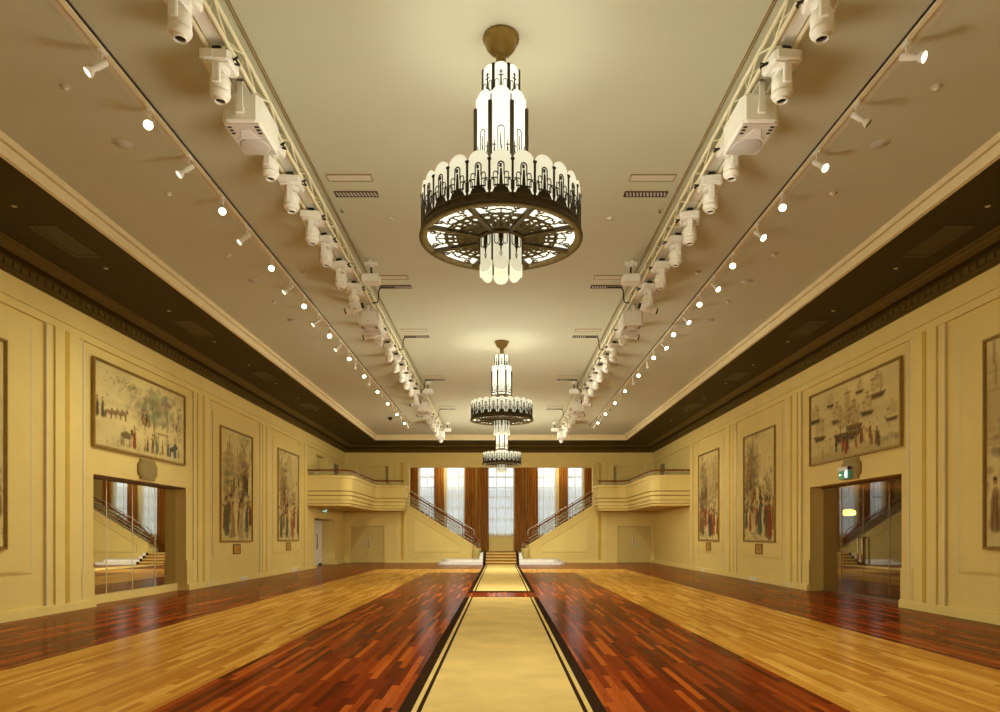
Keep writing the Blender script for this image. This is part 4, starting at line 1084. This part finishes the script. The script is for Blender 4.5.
for s in (-1, 1):
    tr = thing('lighting_track', 'slim white ceiling track carrying spotlights, %s' % SIDE[s], 'lighting track', (s*TRX, 4, ZC), 'lighting tracks')
    MB().box(-.028, .028, 0, 30.4, -.05, 0).build('rail', M['white_warm'], tr)
    MB().box(-s*.028, -s*.036, 0, 30.4, -.03, 0).build('shadow_gap', M['black'], tr)
    MB().box(s*.03, s*.15, 0, 30.4, -.012, 0).build('backing_strip', M['strip'], tr)
    for i, y in enumerate(YS):
        facing = (i % 2 == 1)
        if s > 0: y -= .12
        if s > 0 and 2 <= i <= 14: facing = True
        lampk = 'lamp_on'
        if s < 0 and not facing and i < 14: lampk = 'lamp_dim'
        if s > 0 and i == 1: lampk = 'lamp_off'; facing = False
        if s > 0 and i == 0: lampk = 'lamp_on'
        if protos[lampk] is None: o = protos[lampk] = make_spot(lampk)
        else: o = copy_tree(protos[lampk])
        o.location = (s*TRX, y, ZC-.05)
        if facing: aim = Vector((-s*1.6, -5.5, -4.6)) if i % 2 else Vector((s*2.2, -4.2, -4.4))
        else: aim = Vector((s*3.2, -2.2, -3.8)) if i < 16 else Vector((-s*1.0, 3.8, -3.9))
        if i in (12, 14): facing = False; aim = Vector((s*2.0, 5.5, -3.0))
        if s > 0 and i == 0: aim = Vector((2.6, -3.0, -2.0))
        aim.normalize()
        q = aim.to_track_quat('-Z', 'Y')
        for c in o.children:
            if c.name.split('.')[0] == 'head':
                c.rotation_mode = 'QUATERNION'; c.rotation_quaternion = q
        state = {'lamp_on': 'lit', 'lamp_dim': 'wall-turned', 'lamp_off': 'unlit'}[lampk]
        o['label'] = '%s %s white spotlight from the camera on the %s ceiling track' % (ORD[i], state, SIDE[s].replace(' side', '-side')); o['group'] = 'track spotlights'
        spots.append((s, y, aim, facing, lampk))

# ------------------------------------------------------------------ small ceiling fittings
def disc(name, label, cat, x, y, zz, r_, mat, h=.02, group=None):
    R_ = thing(name, label, cat, (x, y, zz), group)
    MB().lathe([(0, -h), (r_*.8, -h), (r_, -h*.4), (r_, 0)], 22).build('rim', mat, R_)
    return R_
for s in (-1, 1):
    for y, d in ((9.62, 'nearest the camera'), (14.8, 'second from the camera'), (17.5, 'third from the camera')):
        R_ = disc('ceiling_speaker', 'round flush ceiling speaker outside the %s track, %s' % (SIDE[s].replace(' side', '-side'), d), 'speaker', s*5.21, y, ZC, .13, M['ceiling'], .012, 'flush ceiling speakers')
        MB().lathe([(0, -.016), (.10, -.014), (.10, -.01)], 22).build('grille', M['grey_grille'], R_)
    for y, d in ((8.4, 'nearest the camera'), (11.0, 'second from the camera'), (13.4, 'third from the camera'), (16.1, 'fourth from the camera')):
        R_ = disc('smoke_detector', 'small pale ceiling detector outside the %s track, %s' % (SIDE[s].replace(' side', '-side'), d), 'detector', s*5.22, y, ZC, .055, M['ceiling'], .03, 'small ceiling detectors')
        MB().lathe([(0, -.045), (.025, -.04), (.03, -.028)], 14).build('sensor', M['white'], R_)
    R_ = disc('smoke_detector', 'small pale ceiling detector between truss and track, %s' % SIDE[s], 'detector', s*4.02, 14.3, ZC, .06, M['ceiling'], .035, 'small ceiling detectors')
    MB().lathe([(0, -.05), (.03, -.045), (.03, -.03)], 14).build('sensor', M['white'], R_)
    R_ = disc('smoke_detector', 'small flat detector on the ceiling beyond the nearest chandelier, %s' % SIDE[s], 'detector', s*1.86, 11.9, ZC, .07, M['ceiling'], .02, 'small ceiling detectors')
    MB().lathe([(0, -.03), (.03, -.028), (.035, -.018)], 14).build('sensor', M['grey_grille'], R_)
    R_ = thing('sprinkler', 'tiny sprinkler head near the first dark ceiling grille, %s' % SIDE[s], 'sprinkler', (s*2.62, 11.55, ZC), 'sprinklers')
    MB().lathe([(0, -.01), (.04, -.01), (.045, 0)], 16).build('escutcheon', M['ceiling'], R_); MB().lathe([(.012, -.005), (.012, -.05), (.028, -.052), (.028, -.058), (0, -.058)], 12).build('nozzle', M['steel'], R_)
    # soffit downlights and grilles
    for k in range(9):
        y = 10.87+2.53*k
        R_ = disc('downlight', '%s small downlight from the camera in the dark soffit, %s' % (ORD[k], SIDE[s]), 'downlight', s*7.56, y, ZS, .045, M['plaque'], .012, 'soffit downlights')
        MB().lathe([(0, -.015), (.03, -.014)], 14).build('lens', M['strip'], R_)
    for k, y in enumerate((12.2, 17.3, 22.5, 27.7)):
        R_ = thing('soffit_grille', '%s dark perforated grille from the camera in the soffit, %s' % (ORD[k], SIDE[s]), 'vent', (s*7.58, y, ZS), 'soffit grilles')
        MB().box(-.24, .24, -.66, -.58, -.012, 0).box(-.24, .24, .58, .66, -.012, 0).box(-.24, -.18, -.58, .58, -.012, 0).box(.18, .24, -.58, .58, -.012, 0).build('frame', M['grille'], R_)
        g = MB().box(-.18, .18, -.58, .58, -.003, -.001, M['cornice'])
        for a in range(22):
            for b in range(7):
                if (a*7+b*3) % 5 < 3: g.add([(-.17+b*.05, -.57+a*.052, -.0045), (-.135+b*.05, -.57+a*.052, -.0045), (-.135+b*.05, -.535+a*.052, -.0045), (-.17+b*.05, -.535+a*.052, -.0045)], [(0, 1, 2, 3)], M['black'])
        g.build('grille', None, R_)
R_ = thing('dome_camera', 'small black dome camera on the ceiling near the far end, %s' % SIDE[-1], 'camera', (-5.05, 31.9, ZC))
MB().lathe([(.11, 0), (.11, -.05), (.09, -.06), (0, -.06)], 18).build('base', M['black'], R_); MB().lathe([(.08, -.055), (.075, -.10), (.04, -.135), (0, -.14)], 18).build('dome', M['lens'], R_)

# ------------------------------------------------------------------ lights
def light(name, typ, loc, energy, col, size=.1, **kw):
    l = bpy.data.lights.new(name, typ); l.energy = energy; l.color = col; l.shadow_soft_size = size
    for k, v in kw.items(): setattr(l, k, v)
    o = bpy.data.objects.new(name, l); C.objects.link(o); o.location = loc
    o.visible_glossy = False
    return o
WARM = (1, .955, .80); SPOTC = (1, .96, .84)
for (x, y), eu, ed, es_ in zip(CH, (42, 60, 80), (70, 300, 120), (310, 440, 600)):
    for k in range(4):
        a = PI/4+k*PI/2
        light('chandelier_glow', 'POINT', (x+.52*math.cos(a), y+.52*math.sin(a), 5.42), eu, WARM, .34)
    light('chandelier_and_fill', 'SPOT', (x, y, 3.6), ed, WARM, .22, spot_size=math.radians(176), spot_blend=.25)
    light('chandelier_side', 'POINT', (x, y, 3.6), es_, WARM, .6)
light('chandelier_and_fill', 'POINT', (0, -3.6, 4.4), 420, WARM, .4)  # unseen fill point added behind the camera; no chandelier hangs here
for k_, (s, y, aim, facing, lk) in enumerate(spots):
    i_ = k_ % len(YS)
    if lk == 'lamp_off': continue
    p = Vector((s*TRX, y, ZC-.21))+aim*.24
    o = light('spot_beam', 'SPOT', p, (70+10*y)*(2.2 if i_ in (12, 14) else 1.9 if i_ in (8, 10) else 1)*(.95 if i_ > 15 else 1)*(1.2 if s > 0 else .9) if not facing else (110 if s > 0 else 60), SPOTC, .06, spot_size=math.radians(60 if i_ in (12, 14) else 95 if i_ < 16 or facing else 72), spot_blend=1.0)
    o.rotation_mode = 'QUATERNION'; o.rotation_quaternion = aim.to_track_quat('-Z', 'Y')
light('foyer_light', 'POINT', (10.9, 20.9, 2.0), 90, (1, .8, .45), .02)
light('foyer_light', 'POINT', (12, 16, 2.8), 60, (1, .85, .6), .02)  # extra fill point added in the foyer, without a fixture
for s in (-1, 1): light('landing_light', 'POINT', (s*3.2, 41.0, 5.6), 70, WARM, .2)  # bare point light over each side flight, no fixture built

# world: soft daylight behind the windows
w = bpy.data.worlds.new('daylight'); bpy.context.scene.world = w; w.use_nodes = True
nt = w.node_tree; bg = nt.nodes['Background']; bg.inputs[0].default_value = (.93, .97, 1, 1); bg.inputs[1].default_value = 1.8

# ------------------------------------------------------------------ camera
cam = bpy.data.cameras.new('camera'); co = bpy.data.objects.new('camera', cam); C.objects.link(co)
co.location = (0, 0, 1.55); co.rotation_euler = (PI/2, 0, 0)
cam.sensor_fit = 'HORIZONTAL'; cam.sensor_width = 36; cam.lens = 25.2; cam.shift_x = -.001; cam.shift_y = .1796; cam.clip_end = 300
sc = bpy.context.scene; sc.camera = co
sc.view_settings.view_transform = 'Standard'; sc.view_settings.look = 'None'; sc.view_settings.exposure = 0
try:
    sc.cycles.max_bounces = 10; sc.cycles.transparent_max_bounces = 16; sc.cycles.sample_clamp_indirect = 6
except Exception: pass
